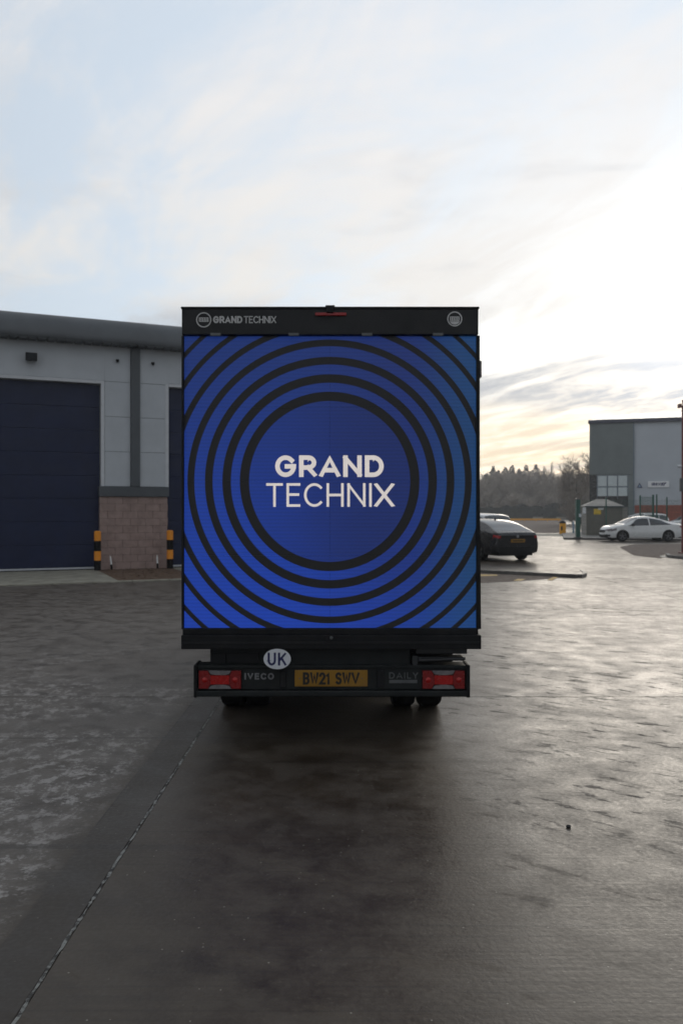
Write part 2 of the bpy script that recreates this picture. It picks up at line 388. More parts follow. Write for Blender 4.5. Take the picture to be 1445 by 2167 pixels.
def strip(mb, pts, wd, y, P):
    """flat ribbon of width wd along pts (x,z) with square ends"""
    v = [Vector(p) for p in pts]; cl = (v[0]-v[-1]).length < 1e-6
    if not cl:
        v[0] = v[0]-(v[1]-v[0]).normalized()*wd/2*.98; v[-1] = v[-1]+(v[-1]-v[-2]).normalized()*wd/2*.98
    L = []
    for i in range(len(v)):
        if cl: a, b = v[(i-1) % (len(v)-1)], v[(i+1) % (len(v)-1)]; d0 = (v[i]-a).normalized(); d1 = (b-v[i]).normalized()
        else:
            d0 = (v[i]-v[i-1]).normalized() if i else (v[1]-v[0]).normalized()
            d1 = (v[i+1]-v[i]).normalized() if i < len(v)-1 else d0
        n0 = Vector((-d0.y, d0.x)); n1 = Vector((-d1.y, d1.x)); m = (n0+n1)
        if m.length < .2: m = n0
        m.normalize(); m = m*(wd/2/max(.5, m.dot(n0)))
        L.append((v[i]+m, v[i]-m))
    i0 = len(mb.v)
    for a, b in L: mb.v += [P(a.x, a.y, y), P(b.x, b.y, y)]
    for j in range(len(L)-1): mb.f.append((i0+2*j, i0+2*j+1, i0+2*j+3, i0+2*j+2))
def lettering(text, x0, x1, z0, z1, y, stroke, gap=.26, bold=None, thick=.0025, step=.00025, P=None):
    """letters between x0..x1 and z0..z1 as ribbons lifted towards -y; returns an MB"""
    P = P or (lambda a, b, c: (a, c, b))
    h = z1-z0; s = stroke; ih = h-s
    raw = 0.0
    for i, ch in enumerate(text): raw += GLY[ch][0]*ih+s+(gap*ih if i < len(text)-1 else 0)
    fx = (x1-x0)/raw; mb = MB(); x = x0; lay = 0
    for ch in text:
        w, strokes = GLY[ch]
        for st in strokes:
            sw = s*(bold.get(ch, 1) if bold else 1)
            i0 = len(mb.v)
            strip(mb, [(x+(u*ih+s/2)*fx, z0+s/2+v*ih) for u, v in st], sw, y-step*(lay % 5), P); lay += 1
            mb.v[i0:] = [(a, b, min(z1, max(z0, c))) for a, b, c in mb.v[i0:]]
        x += (w*ih+s+gap*ih)*fx
    return mb

# ------------------------------------------------------------------ ground, yard slabs
g = MB(); g.poly([(-400, -150, -.006), (600, -150, -.006), (600, 500, -.006), (-400, 500, -.006)])
struct(g.build('ground', M['ground']))
XE = [-24.2, -16.5, -8.8, -1.09, 6.6, 14.3]; YE = [-6.4, .6, 7.6, 14.6, 21.6]
yard = bpy.data.objects.new('yard', None); COL.objects.link(yard); yard['kind'] = 'structure'
for i in range(len(XE)-1):
    for j in range(len(YE)-1):
        a, b, c, d = XE[i]+.007, XE[i+1]-.007, YE[j]+.005, YE[j+1]-.005
        MB().box(a, b, c, d, -.12, 0, .004).build('concrete_slab', M['yard'], yard)
for x in XE[1:-1]:
    mb = MB(); y = -6.0; pa = (-.006, .006)
    while y < 21.5:
        e = y+rnd.uniform(.012, .07)
        pb_ = (-.0068+rnd.uniform(-.004, .004), .0068+rnd.uniform(-.004, .004)) if rnd.random() < .9 else (-.002, .002)
        mb.poly([(x+pa[0], y, .0006), (x+pa[1], y, .0006), (x+pb_[1], e, .0006), (x+pb_[0], e, .0006)])
        y = e; pa = pb_
    mb.build('joint_sealant', M['sealant'], yard)

# ------------------------------------------------------------------ warehouse on the left
TH = R(23.5); W0 = Vector((-9.56, 23.14))
def wu(px, v=0.0, o=W0, th=TH):
    a = (px-CX)/F; c, s = cos(th), sin(th)
    return (a*(o.y+v*c)-o.x+v*s)/(c-a*s)
def wz(px, py, v=0.0, o=W0, th=TH):
    u = wu(px, v, o, th); d = o.y+u*sin(th)+v*cos(th); return EYE+(CY-py)*d/F
wh = thing('industrial_unit', 'grey clad industrial unit with tall navy roller doors left of the truck', 'building', (W0.x, W0.y, 0), TH)
uL, uR = -9.0, wu(840)                       # extent along the wall
dA1 = wu(214); dB0 = wu(357)              # door edges
pierL, pierR = wu(211.8), wu(355)
zdoor = wz(214, 812); zdoorB = wz(358, 819)
zfl0, zfl1 = wz(285, 1051), wz(285, 1030) # grey flashing over the block pier
zeave = wz(285, 728)
colL, colR = wu(276.5), wu(296)
dA0 = dA1-5.2; dB1 = dB0+4.2
# back structure
MB().box(uL, uR, .34, 18, 0, zeave+.05).build('wall', M['dark_clad'], wh)
# pier of concrete blocks
MB().box(pierL+.012, pierR-.012, -.006, .33, 0, zfl0).build('mortar_bed', M['mortar'], wh)
pier = MB().box(pierL+.02, pierR-.02, .0, .3, zfl0-.004, zfl0).build('pier', M['mortar'], wh)
bl, bh, jt = .44, .215, .010
row = 0; z = .0
while z < zfl0-.02:
    z1 = min(z+bh, zfl0-.003)
    x = pierL - (0 if row % 2 == 0 else bl*.5)
    while x < pierR-.01:
        a, b = max(x, pierL), min(x+bl, pierR)
        if b-a > .03:
            pr = rnd.uniform(-.004, .003)
            MB().box(a, b-jt if b < pierR else b, -.022+pr, .2, z+jt, z1).build('block', M['block'], pier)
        x += bl
    z += bh; row += 1
# flashing over pier, column casing
MB().box(pierL-.03, pierR+.03, -.09, .32, zfl0+.001, zfl1, .008).build('flashing', M['dark_clad'], wh)
MB().box(colL, colR, -.10, .05, zfl1+.002, zeave+.15, .008).build('column_casing', M['dark_clad'], wh)
# cladding panels either side of the column
zs_ = [zfl1+.003]+[wz(250, 630+q/3.44) for q in (1122, 868, 615)]+[zeave+.2]
for (a, b) in ((wu(222), colL-.004), (colR+.004, wu(351))):
    for q in range(4):
        MB().box(a, b, -.02, .3, zs_[q]+.005, zs_[q+1]-.005, .006).build('cladding_panel', M['clad'], wh)
    MB().box(a, b, -.008, .3, zs_[0], zs_[-1]).build('panel_joint', M['dark_clad'], wh)
# pale trims and lintel panels over the doors
def door(x0, x1, ztop, n):
    tr = MB()
    tr.box(x0-.10, x0-.001, -.03, .26, 0 if x0-.10 < pierL-1 else zfl1+.003, ztop+.09, .005)
    tr.box(x1+.001, x1+.10, -.03, .26, zfl1+.003, ztop+.09, .005)
    tr.box(x0, x1, -.03, .26, ztop, ztop+.09, .005)
    tr.build('door_trim', M['clad_trim'], wh)
    MB().box(x0-.105, x1+.108, -.018, .30, ztop+.095, zeave+.2, .006).build('cladding_panel', M['clad'], wh)
    dr = MB().box(x0, x1, .262, .33, .02, ztop).build('roller_door', M['navy_gap'], wh)
    hh = (ztop-.09)/n
    for q in range(n):
        z0 = .08+q*hh
        mb = MB()
        mb.box(x0+.01, x1-.01, .215, .26, z0+.003, z0+hh-.003, .006)
        mb.build('door_panel', M['navy'], dr)
    MB().box(x0+.01, x1-.01, .20, .27, .03, .079, .006).build('bottom_rail', M['clad_trim'], dr)
door(dA0, dA1, zdoor, 8)
door(dB0, dB1, zdoorB, 8)
# remaining walls beyond the doors
for a, b in ((uL, dA0-.11), (dB1+.11, uR)):
    MB().box(a, b, -.02, .3, 0, zeave+.2, .006).build('cladding_panel', M['clad'], wh)
# curved eave and roof
v0 = -.50
zb = wz(0, 706, v0); zt = wz(0, 655, -.3)
prof = []
for q in range(9):
    t = q/8*R(62); prof.append((v0+.62*(1-cos(t))*.9, zb+.06+(zt-zb-.06)*sin(t)/sin(R(62))))
outline = [(v0+.03, zb), (v0, zb+.06)]+prof[1:]+[(9.0, zt+1.15), (9.0, zt+.9), (.1, zt-.25), (.1, zb)]
MB().prism(outline, uL-.3, uR+.3, 'x').build('eave_roof', M['roof_metal'], wh, smooth=True)
sf = MB()
x = uL
while x < uR:
    sf.box(x, x+.2, v0+.06, -.03, zb-.035, zb-.004); x += .25
sf.build('soffit_rib', M['dark_clad'], wh)
# things fixed to and standing by the wall
def wpt(px, v=0.0): u = wu(px, v); return (W0.x+u*cos(TH)-v*sin(TH), W0.y+u*sin(TH)+v*cos(TH))
p = wpt(67, -.18); zf = wz(67, 756, -.18)
fl = thing('floodlight', 'black square floodlight bracketed high on the grey wall above the navy door', 'floodlight', (p[0], p[1], zf), TH)
mb = MB(); mb.prism([(-.10, -.12), (-.16, .10), (.02, .14), (.09, -.07)], -.15, .15, 'x'); mb.build('housing', M['black_plastic'], fl)
MB().prism([(-.108, -.10), (-.163, .085), (-.168, .082), (-.113, -.104)], -.12, .12, 'x').build('lens', M['glass'], fl)
MB().box(-.03, .03, .04, .16, -.05, .03).build('bracket', M['black_plastic'], fl)
for px, py, lb in ((249, 764, 'tiny dark sensor on the grey panel left of the dark column casing'), (324, 770, 'tiny dark sensor on the grey panel right of the dark column casing')):
    p = wpt(px, -.05); zf = wz(px, py, -.05)
    sn = thing('wall_sensor', lb, 'sensor', (p[0], p[1], zf), TH, 'sensors high on the warehouse wall')
    MB().box(-.045, .045, -.03, .03, .0, .05, .008).build('mount', M['black_plastic'], sn)
    MB().lathe([(.0, -.05), (.022, -.045), (.036, -.02), (.04, .0)], (0, -.03, 0), 'z', 10).build('sensor_head', M['black_plastic'], sn, True)
def bollard(px, py, lb):
    p = wpt(px, -.42); s = 1.13
    b = thing('bollard', lb, 'bollard', (p[0], p[1], .025), 0, 'yellow and black bollards guarding the doors')
    MB().lathe([(0, s), (.05, s), (.085, s-.012), (.094, s-.03), (.094, 0), (0, 0)], (0, 0, 0), 'z', 20).build('post', M['bollard_black'], b, True)
    for z0, z1 in ((s-.285, s-.028), (.28, .55)):
        MB().lathe([(.0955, z0), (.0965, z0), (.0965, z1), (.0955, z1)], (0, 0, 0), 'z', 20).build('yellow_band', M['bollard_yellow'], b, True)
    MB().lathe([(0, s+.003), (.05, s+.003), (.085, s-.009), (.0965, s-.028)], (0, 0, 0), 'z', 20).build('yellow_cap', M['bollard_yellow'], b, True)
    return b
bollard(207, 1215, 'yellow and black bollard at the left edge of the block pier')
bollard(360, 1211, 'yellow and black bollard at the right edge of the block pier beside the truck')
for px, tl, lb in ((237, -.035, 'thin white topped marker post near the left bollard'), (334, -.015, 'thin white topped marker post near the right bollard')):
    p = wpt(px, -.28)
    m_ = thing('marker_post', lb, 'marker post', (p[0], p[1], .025), TH, 'thin marker posts before the block pier')
    MB().tube([(0, 0, 0), (tl*.4, 0, .15)], .030, 8).build('black_base', M['bollard_black'], m_)
    MB().tube([(tl*.4, 0, .15), (tl, 0, .32), (tl*1.2, 0, .40)], [.027, .022, .006], 8).build('white_top', M['white_paint'], m_)
# concrete apron with pale edge, brown bed in front of the pier
ap = bpy.data.objects.new('apron', None); COL.objects.link(ap); ap['kind'] = 'structure'
ap.location = (W0.x, W0.y, 0); ap.rotation_euler = (0, 0, TH)
for a, b in ((-9, -5.0), (-5.0, pierL-.1), (pierL-.09, pierR+.09), (pierR+.1, uR)):
    mid = abs(a-(pierL-.09)) < 1e-6
    if not mid:
        MB().box(a, b-.01, -4.42, -.03, -.1, .022, .006).build('concrete_slab', M['concrete_pale'], ap)
    else:
        MB().prism([(a, -4.42), (b-.01, -4.42), (b-.01, -.03), (a, -.03)], -.1, .010, 'z').build('concrete_slab', M['soil'], ap)
x = -9.0
while x < uR-.5:
    MB().box(x, x+.905, -4.62, -4.43, -.1, .034, .01).build('edging_kerb', M['concrete_pale'], ap); x += .915
lv = MB()
for i in range(260):
    x = rnd.uniform(pierL, pierR); y = rnd.uniform(-4.2, -.1); a = rnd.uniform(0, 6.3); s = rnd.uniform(.03, .07)
    q = [(x+s*cos(a+t)*f_, y+s*sin(a+t)*f_, .013+rnd.uniform(0, .02)) for t, f_ in ((0, 1), (1.6, .5), (3.14, 1), (4.7, .5))]
    lv.poly(q)
lo = lv.build('fallen_leaves', M['soil'], None, fix=False); lo.location = ap.location; lo.rotation_euler = ap.rotation_euler; lo['kind'] = 'stuff'
lo['label'] = 'brown litter of fallen leaves before the block pier'; lo['category'] = 'leaves'

# ------------------------------------------------------------------ the LED truck
D = 5.95
def tx(px, d=D): return X(px, d)
def tz(py, d=D): return Z(py, d)
TR = thing('led_screen_truck', 'black box truck with a blue circle screen on its rear, standing on wet concrete', 'truck', (tx(698.5), D, 0))
OX, OY = tx(698.5), D
def lx(px, d=D): return X(px, d)-OX      # local coordinates of the truck
def ly(d): return d-OY
zsill0, zsill1 = tz(1374, 5.88), tz(1331, 5.88)
ztop = tz(656)
b0, b1 = lx(386.5), lx(1010.5)
# box body with recessed rear, built as shell pieces
mb = MB(); mb.box(b0+.004, b1-.004, .045, 3.9, tz(1372), ztop-.004, .02); mb.build('box_body', M['black_paint'], TR, True)
for a, b, c, d_ in ((b0-.004, b0+.012, lx(386), 0), (b1-.012, b1+.012, lx(1014), 1)):
    MB().box(a, b, -.02, .043, tz(1331), tz(711), .004).build('frame_post', M['black_plastic'], TR)
# right hand frame leans out a little towards the bottom
MB().prism([(b1+.0125, tz(760)), (b1+.0135, tz(1331)), (lx(1017.5), tz(1331)), (lx(1012.5), tz(760))], .0, .25, 'y').build('side_strip', M['black_plastic'], TR)
hdr = MB().box(b0, b1, -.03, .043, tz(710), ztop, .006).build('header_panel', M['black_paint'], TR)
MB().box(b0-.006, b1+.006, -.036, .3, ztop+.001, ztop+.016, .004).build('roof_rail', M['black_plastic'], TR)
for px in (458, 622, 776, 925):
    MB().box(lx(px-11), lx(px+11), -.04, -.0305, tz(713), tz(707), .002).build('latch', M['badge_dark'], hdr)
# LED panels
zc_, xc_ = tz(1018.7), lx(697.4)
ppm = F/D
def led_mat():
    m, k, b = newmat('led_screen')
    p = k.n('ShaderNodeTexCoord').outputs['Object']
    x, y, z = k.sep(p)
    X_ = k.mul(k.sub(x, xc_), ppm); Y_ = k.mul(k.sub(z, zc_), ppm)         # photo pixels from the circle centre
    r = k.math('SQRT', k.add(k.mul(X_, X_), k.mul(Y_, Y_)))
    kk = k.math('MAXIMUM', k.math('CEIL', k.math('DIVIDE', k.sub(r, 190), 36.9)), 0.0)
    u = k.sub(k.add(k.mul(kk, 36.9), 190), r)
    wdt = k.sub(19.8, k.mul(kk, 1.75))
    ring = k.rng(k.sub(wdt, u), -1.0, 1.0)
    # picture shown on the screen: royal blue with teal right edge and deeper blue upper right
    base = k.mix(k.rng(Y_, -320, 330), (.0130, .082, .66), (.0135, .050, .285))
    base = k.mix(k.mul(k.rng(X_, -120, 150), .62), base, (.0165, .038, .215))
    base = k.mix(k.mul(k.rng(X_, 160, 310), k.rng(Y_, -300, 250, 1, .9)), base, (.017, .094, .275))
    inner = k.rng(r, 168, 172, 1, 0)
    dd = k.mul(k.rng(k.add(X_, k.mul(Y_, -.2)), -220, 110, .25, 1), inner)
    base = k.mix(k.mul(dd, .72), base, (.0135, .035, .20))
    base = k.mix(k.mul(k.rng(Y_, -150, -320), .55), base, k.mix(k.rng(X_, 60, 310), (.018, .090, .74), (.016, .105, .45)))
    # module rows and dirt on the face
    rows = k.math('SINE', k.mul(z, 2*pi/.0262))
    drt = k.noise(k.mapping(p, scale=(3, 1, 9)), 2.2, 7, .65)
    oi = k.n('ShaderNodeObjectInfo').outputs['Random']
    gain = k.add(k.add(k.add(.91, k.mul(oi, .07)), k.mul(rows, .11)), k.mul(k.sub(drt, .5), .22))
    sc_ = k.n('ShaderNodeVectorMath', operation='SCALE'); k.put(sc_.inputs[0], base); k.put(sc_.inputs['Scale'], gain)
    col = k.mix(ring, sc_.outputs[0], (.0035, .0035, .0045))
    b.inputs['Base Color'].default_value = (.012, .012, .013, 1); b.inputs['Roughness'].default_value = .6
    k.put(b.inputs['Emission Color'], col); b.inputs['Emission Strength'].default_value = .47
    return m
M['led'] = led_mat()
sx0, sx1, sz0, sz1 = lx(388.5), lx(1009), tz(1329), tz(711.5)
screen = MB().box(sx0, sx1, .028, .044, sz0, sz1).build('screen', M['black_plastic'], TR)
xs = [sx0, lx(698), sx1]; zsn = [sz0, tz(1176), tz(1018), tz(862), sz1]
for i in range(2):
    for j in range(4):
        MB().box(xs[i]+.0007, xs[i+1]-.0007, .006, .027, zsn[j]+.0006, zsn[j+1]-.0006).build('led_panel', M['led'], screen)
yl = .0045
lettering('GRAND', lx(582.5), lx(811.5), tz(1009.5), tz(963.5), yl, 9.6/ppm, .20).build('lettering', M['led_letter'], screen)
lettering('TECHNIX', lx(563.5), lx(831.5), tz(1072.5), tz(1022.5), yl, 5.4/ppm, .22, {'X': 1.75}).build('lettering', M['led_letter'], screen)
# header print: ring emblems and name
yh = -.0315
lettering('GRAND', lx(453), lx(514), tz(686), tz(671), yh, 3.5/ppm, .17).build('lettering', M['decal'], hdr)
lettering('TECHNIX', lx(517.5), lx(585), tz(686), tz(671), yh, 2.2/ppm, .16).build('lettering', M['decal'], hdr)
for cx, cy, rr, low in ((433, 679, 16.2, 0), (960.5, 677, 16.0, 1)):
    mb = MB(); P = lambda a, b, c: (a, c, b)
    strip(mb, arc(lx(cx), tz(cy), (rr-1.4)/ppm, (rr-1.4)/ppm, 0, 360, 36), 2.4/ppm, yh, P)
    for q in range(6):
        strip(mb, [(lx(cx-9+q*3.6), tz(cy+2.5)), (lx(cx-9+q*3.6), tz(cy-3.5))], 2.2/ppm, yh, P)
    strip(mb, [(lx(cx-9.5), tz(cy-4.4)), (lx(cx+9.5), tz(cy-4.4))], 1.1/ppm, yh-.0003, P)
    strip(mb, [(lx(cx-9.5), tz(cy+3.6)), (lx(cx+9.5), tz(cy+3.6))], 1.1/ppm, yh-.0003, P)
    if low:
        a = arc(lx(cx), tz(cy), 12.0/ppm, 12.0/ppm, 205, 335, 14); mb.poly([(q[0], yh, q[1]) for q in a])
    mb.build('emblem', M['decal'], hdr)
# brake light, roof camera, side lamp
MB().box(lx(667), lx(733), -.048, -.031, tz(671), tz(664.5), .004).build('brake_light', M['dark_red_lens'], hdr)
rc = MB().box(lx(688.5), lx(708.5), -.03, .06, ztop+.002, tz(647.5), .006).build('roof_camera', M['black_plastic'], TR)
MB().box(lx(691), lx(706), -.062, -.031, tz(665.5), tz(650), .006).build('camera_hood', M['black_plastic'], rc)
sl = MB().box(b1+.013, lx(1020), .02, .10, tz(797), tz(762), .004).build('side_lamp', M['badge_dark'], TR)
MB().box(lx(1015), lx(1019), .006, .019, tz(792), tz(767), .002).build('lamp_lens', M['clear_lens'], sl)
# sill
sill = MB()
sill.box(lx(383.5, 5.88), lx(1018, 5.88), ly(5.88), .30, zsill0, zsill1-.045, .005)
sill.box(lx(386, 5.9), lx(1012, 5.9), ly(5.91), .044, zsill1-.044, zsill1-.002, .004)
s_ = sill.build('tail_sill', M['black_plastic'], TR)
MB().box(lx(388, 5.88), lx(1014, 5.88), ly(5.874), ly(5.8795), tz(1362, 5.88), tz(1358, 5.88), .001).build('sill_rib', M['black_paint'], s_)
lk = MB(); lk.box(lx(690, 5.88), lx(711, 5.88), ly(5.866), ly(5.8795), tz(1357, 5.88), tz(1343, 5.88), .003); lk.build('lock_plate', M['black_plastic'], s_)
MB().lathe([(.0, -.006), (.010, -.005), (.012, 0)], (lx(701, 5.88), ly(5.866), tz(1349, 5.88)), 'y', 12).build('lock', M['badge_dark'], s_)
# cross member below, tail lift pieces
cm = MB(); cm.box(lx(444), lx(868), .02, .12, tz(1409), zsill0-.002, .006)
cm.build('cross_member', M['bumper'], TR)
for a, b in ((446, 478), (480, 548)):
    MB().box(lx(a), lx(b), .004, .019, tz(1404), tz(1382), .004).build('bracket', M['black_plastic'], TR)
t2 = MB(); t2.box(lx(873), lx(983), .03, .14, tz(1400), tz(1392), .006); t2.box(lx(880), lx(990), .04, .16, tz(1386), zsill0-.002, .006)
t2.box(lx(872), lx(884), .0, .14, tz(1408), tz(1388), .004)
t2.tube([(lx(886), -.004, tz(1397)), (lx(984), .004, tz(1394))], .011, 8)
t2.build('tail_lift_arm', M['dark_steel'], TR)
ub = MB(); ub.box(lx(436), lx(980), .55, 3.6, .50, tz(1380), .02)
ub.build('chassis', M['black_plastic'], TR)
# UK oval
e = [(lx(588.5)+28.5/ppm*cos(2*pi*q/40), tz(1390.5)+21.3/ppm*sin(2*pi*q/40)) for q in range(40)]
uk = MB().prism(e, -.080, -.076, 'y').build('country_sticker', M['sticker_white'], TR)
MB().box(lx(572), lx(605), -.0755, -.0715, tz(1408), tz(1374)).build('backing_plate', M['bumper'], uk)
lettering('UK', lx(569), lx(607), tz(1404), tz(1377), -.0808, 4.6/ppm, .30).build('lettering', M['sticker_blue'], uk)
# bumper
yb = ly(5.94)
bp = MB(); bp.box(lx(416), lx(989), yb, .13, tz(1459), tz(1413), .006)
bumper = bp.build('bumper', M['bumper'], TR)
MB().box(lx(412.5), lx(992), yb-.03, .14, tz(1472), tz(1459.5), .008).build('bumper_lip', M['bumper'], bumper)
MB().box(lx(414), lx(990), yb-.014, .13, tz(1412.8), tz(1407), .004).build('bumper_rim', M['bumper'], bumper)
for a, b in ((412, 419.5), (984.5, 992.5)):
    MB().box(lx(a), lx(b), yb-.035, .15, tz(1474), tz(1405), .008).build('end_cap', M['black_plastic'], bumper)
for a, b in ((593, 606), (797, 812)):
    MB().box(lx(a), lx(b), yb-.02, yb-.0005, tz(1454), tz(1418), .005).build('tow_step', M['black_plastic'], bumper)
def cluster(a, b):
    cl = MB().box(lx(a-3), lx(b+3), yb-.006, yb-.0005, tz(1457), tz(1415.5), .002).build('light_cluster', M['black_plastic'], bumper)
    m = (a+b)/2; w = (b-a)/2
    y0, y1 = yb-.026, yb-.0065
    def pr(pts, name, mt, dy=0): MB().prism([(lx(p_), tz(q_)) for p_, q_ in pts], y0-dy, y1, 'y').build(name, mt, cl)
    pr([(a, 1418), (m-25, 1418), (m-20, 1428), (m-20, 1446), (m-25, 1455), (a, 1455)], 'red_lens', M['red_lens'])
    pr([(b, 1418), (m+25, 1418), (m+20, 1428), (m+20, 1446), (m+25, 1455), (b, 1455)], 'red_lens', M['red_lens'])
    pr([(m-19.5, 1427.2), (m+19.5, 1427.2), (m+19.5, 1446), (m-19.5, 1446)], 'brake_lens', M['red_lens_bright'], .003)
    pr([(m-24, 1417.5), (m+24, 1417.5), (m+19, 1424.5), (m+8, 1426.5), (m-8, 1426.5), (m-19, 1424.5)], 'clear_lens', M['clear_lens'], .002)
    pr([(m-24, 1455.5), (m+24, 1455.5), (m+19, 1449), (m+8, 1446.8), (m-8, 1446.8), (m-19, 1449)], 'clear_lens', M['clear_lens'], .002)
    for q in (a+12, b-12):
        MB().lathe([(0, -.007), (.012, -.005), (.020, 0)], (lx(q), y0, tz(1437)), 'y', 14).build('reflector', M['red_lens_bright'], cl, True)
cluster(423, 511); cluster(893, 981)
yt = yb-.0012
lettering('IVECO', lx(518), lx(580), tz(1437.5), tz(1423.5), yt, 3.3/ppm, .36).build('badge_lettering', M['badge'], bumper)
lettering('DAILY', lx(823), lx(884), tz(1435.5), tz(1422), yt, 2.3/ppm, .34).build('badge_lettering', M['badge_dark'], bumper)
sp = MB().box(lx(823), lx(882), yb-.004, yb-.0005, tz(1445), tz(1438), .001).build('badge_plate', M['badge_dark'], bumper)
npz0, npz1 = tz(1451.5), tz(1417)
npl = MB().box(lx(624), lx(777.5), yb-.010, yb-.0006, npz0, npz1, .002).build('number_plate', M['plate_yellow'], bumper)
lettering('BW21 SWV', lx(642), lx(760), tz(1447.5), tz(1421.5), yb-.0112, 5.0/ppm, .17).build('plate_lettering', M['plate_black'], npl)
for q in (634, 766):
    MB().lathe([(0, -.003), (.004, -.002), (.005, 0)], (lx(q), yb-.0105, tz(1434.5)), 'y', 8).build('screw', M['badge_dark'], npl)
# wheels
def wheel(x, y, r, w, parent, rim_mat, side=1, tw=12):
    t = MB(); t.lathe([(r*.62, -w/2), (r*.93, -w/2), (r*.99, -w*.40), (r, -w*.30), (r, w*.30), (r*.99, w*.40), (r*.93, w/2), (r*.62, w/2)], (x, y, r), 'x', 28)
    for q in range(36):
        a = 2*pi*q/36
        t.box(x-w*.34, x-w*.05, y-.001, y+.001, 0, .001)
    o = t.build('tyre', M['rubber'], parent, True)
    rm = MB(); rm.lathe([(r*.62, -w*.42), (r*.58, -w*.2), (r*.2, -w*.15), (0, -w*.15)], (x, y, r), 'x', 20); rm.lathe([(r*.62, w*.42), (r*.58, w*.2), (r*.2, w*.15), (0, w*.15)], (x, y, r), 'x', 20)
    rm.build('rim', rim_mat, o, True)
dW = 7.28
for px in (495, 548, 852, 907):
    x = X(px, 7.2)-OX
    wheel(x, dW-OY+.02, .345, .195, TR, M['dark_steel'])
ax = MB(); ax.tube([(X(480, 7.2)-OX, dW-OY+.02, .345), (X(925, 7.2)-OX, dW-OY+.02, .345)], .07, 10); ax.build('rear_axle', M['dark_steel'], TR)
for s in (-1, 1):
    xx = (X(520, 7.2) if s < 0 else X(880, 7.2))-OX
    MB().lathe([(.43, -.24), (.43, .24), (.415, .24), (.415, -.24)], (xx, dW-OY+.02, .345), 'x', 16, R(5), R(175)).build('mudguard', M['black_plastic'], TR)
    wheel((.80*s), dW-OY+3.75, .345, .21, TR, M['dark_steel'])
# cab in front of the box
cy0 = 3.95
cabp = [(cy0, .45), (cy0, 2.35), (cy0+.5, 2.38), (cy0+.95, 2.22), (cy0+1.55, 1.32), (cy0+2.05, 1.12), (cy0+2.15, .9), (cy0+2.15, .42)]
MB().prism([(a, b) for a, b in cabp], -.98, .98, 'x').build('cab', M['black_paint'], TR)
MB().prism([(cy0+1.0, 2.17), (cy0+1.54, 1.36), (cy0+1.56, 1.37), (cy0+1.02, 2.19)], -.88, .88, 'x').build('windscreen', M['glass'], TR)
for s in (-1, 1):
    MB().prism([(cy0+.25, 1.35), (cy0+.25, 2.1), (cy0+.85, 2.1), (cy0+1.35, 1.35)], s*.981, s*.986, 'x').build('side_window', M['glass'], TR)
MB().box(-.9, .9, cy0+2.151, cy0+2.2, .42, .8, .02).build('front_bumper', M['black_plastic'], TR)

# ------------------------------------------------------------------ cars
def interp(tab, x):
    if x <= tab[0][0]: return tab[0][1]
    for (a, b), (c, d) in zip(tab, tab[1:]):
        if x <= c:
            t = (x-a)/(c-a); return b+(d-b)*t
    return tab[-1][1]
def smooth_tab(tab, n=3):
    """Catmull-Rom resampling of a control table"""
    out = []
    for i in range(len(tab)-1):
        p0 = tab[max(i-1, 0)]; p1 = tab[i]; p2 = tab[i+1]; p3 = tab[min(i+2, len(tab)-1)]
        m1 = (p2[1]-p0[1])/(p2[0]-p0[0]); m2 = (p3[1]-p1[1])/(p3[0]-p1[0]); h = p2[0]-p1[0]
        for j in range(n):
            t = j/n
            y = (2*t**3-3*t*t+1)*p1[1]+(t**3-2*t*t+t)*h*m1+(-2*t**3+3*t*t)*p2[1]+(t**3-t*t)*h*m2
            out.append((p1[0]+h*t, y))
    out.append(tab[-1]); return out
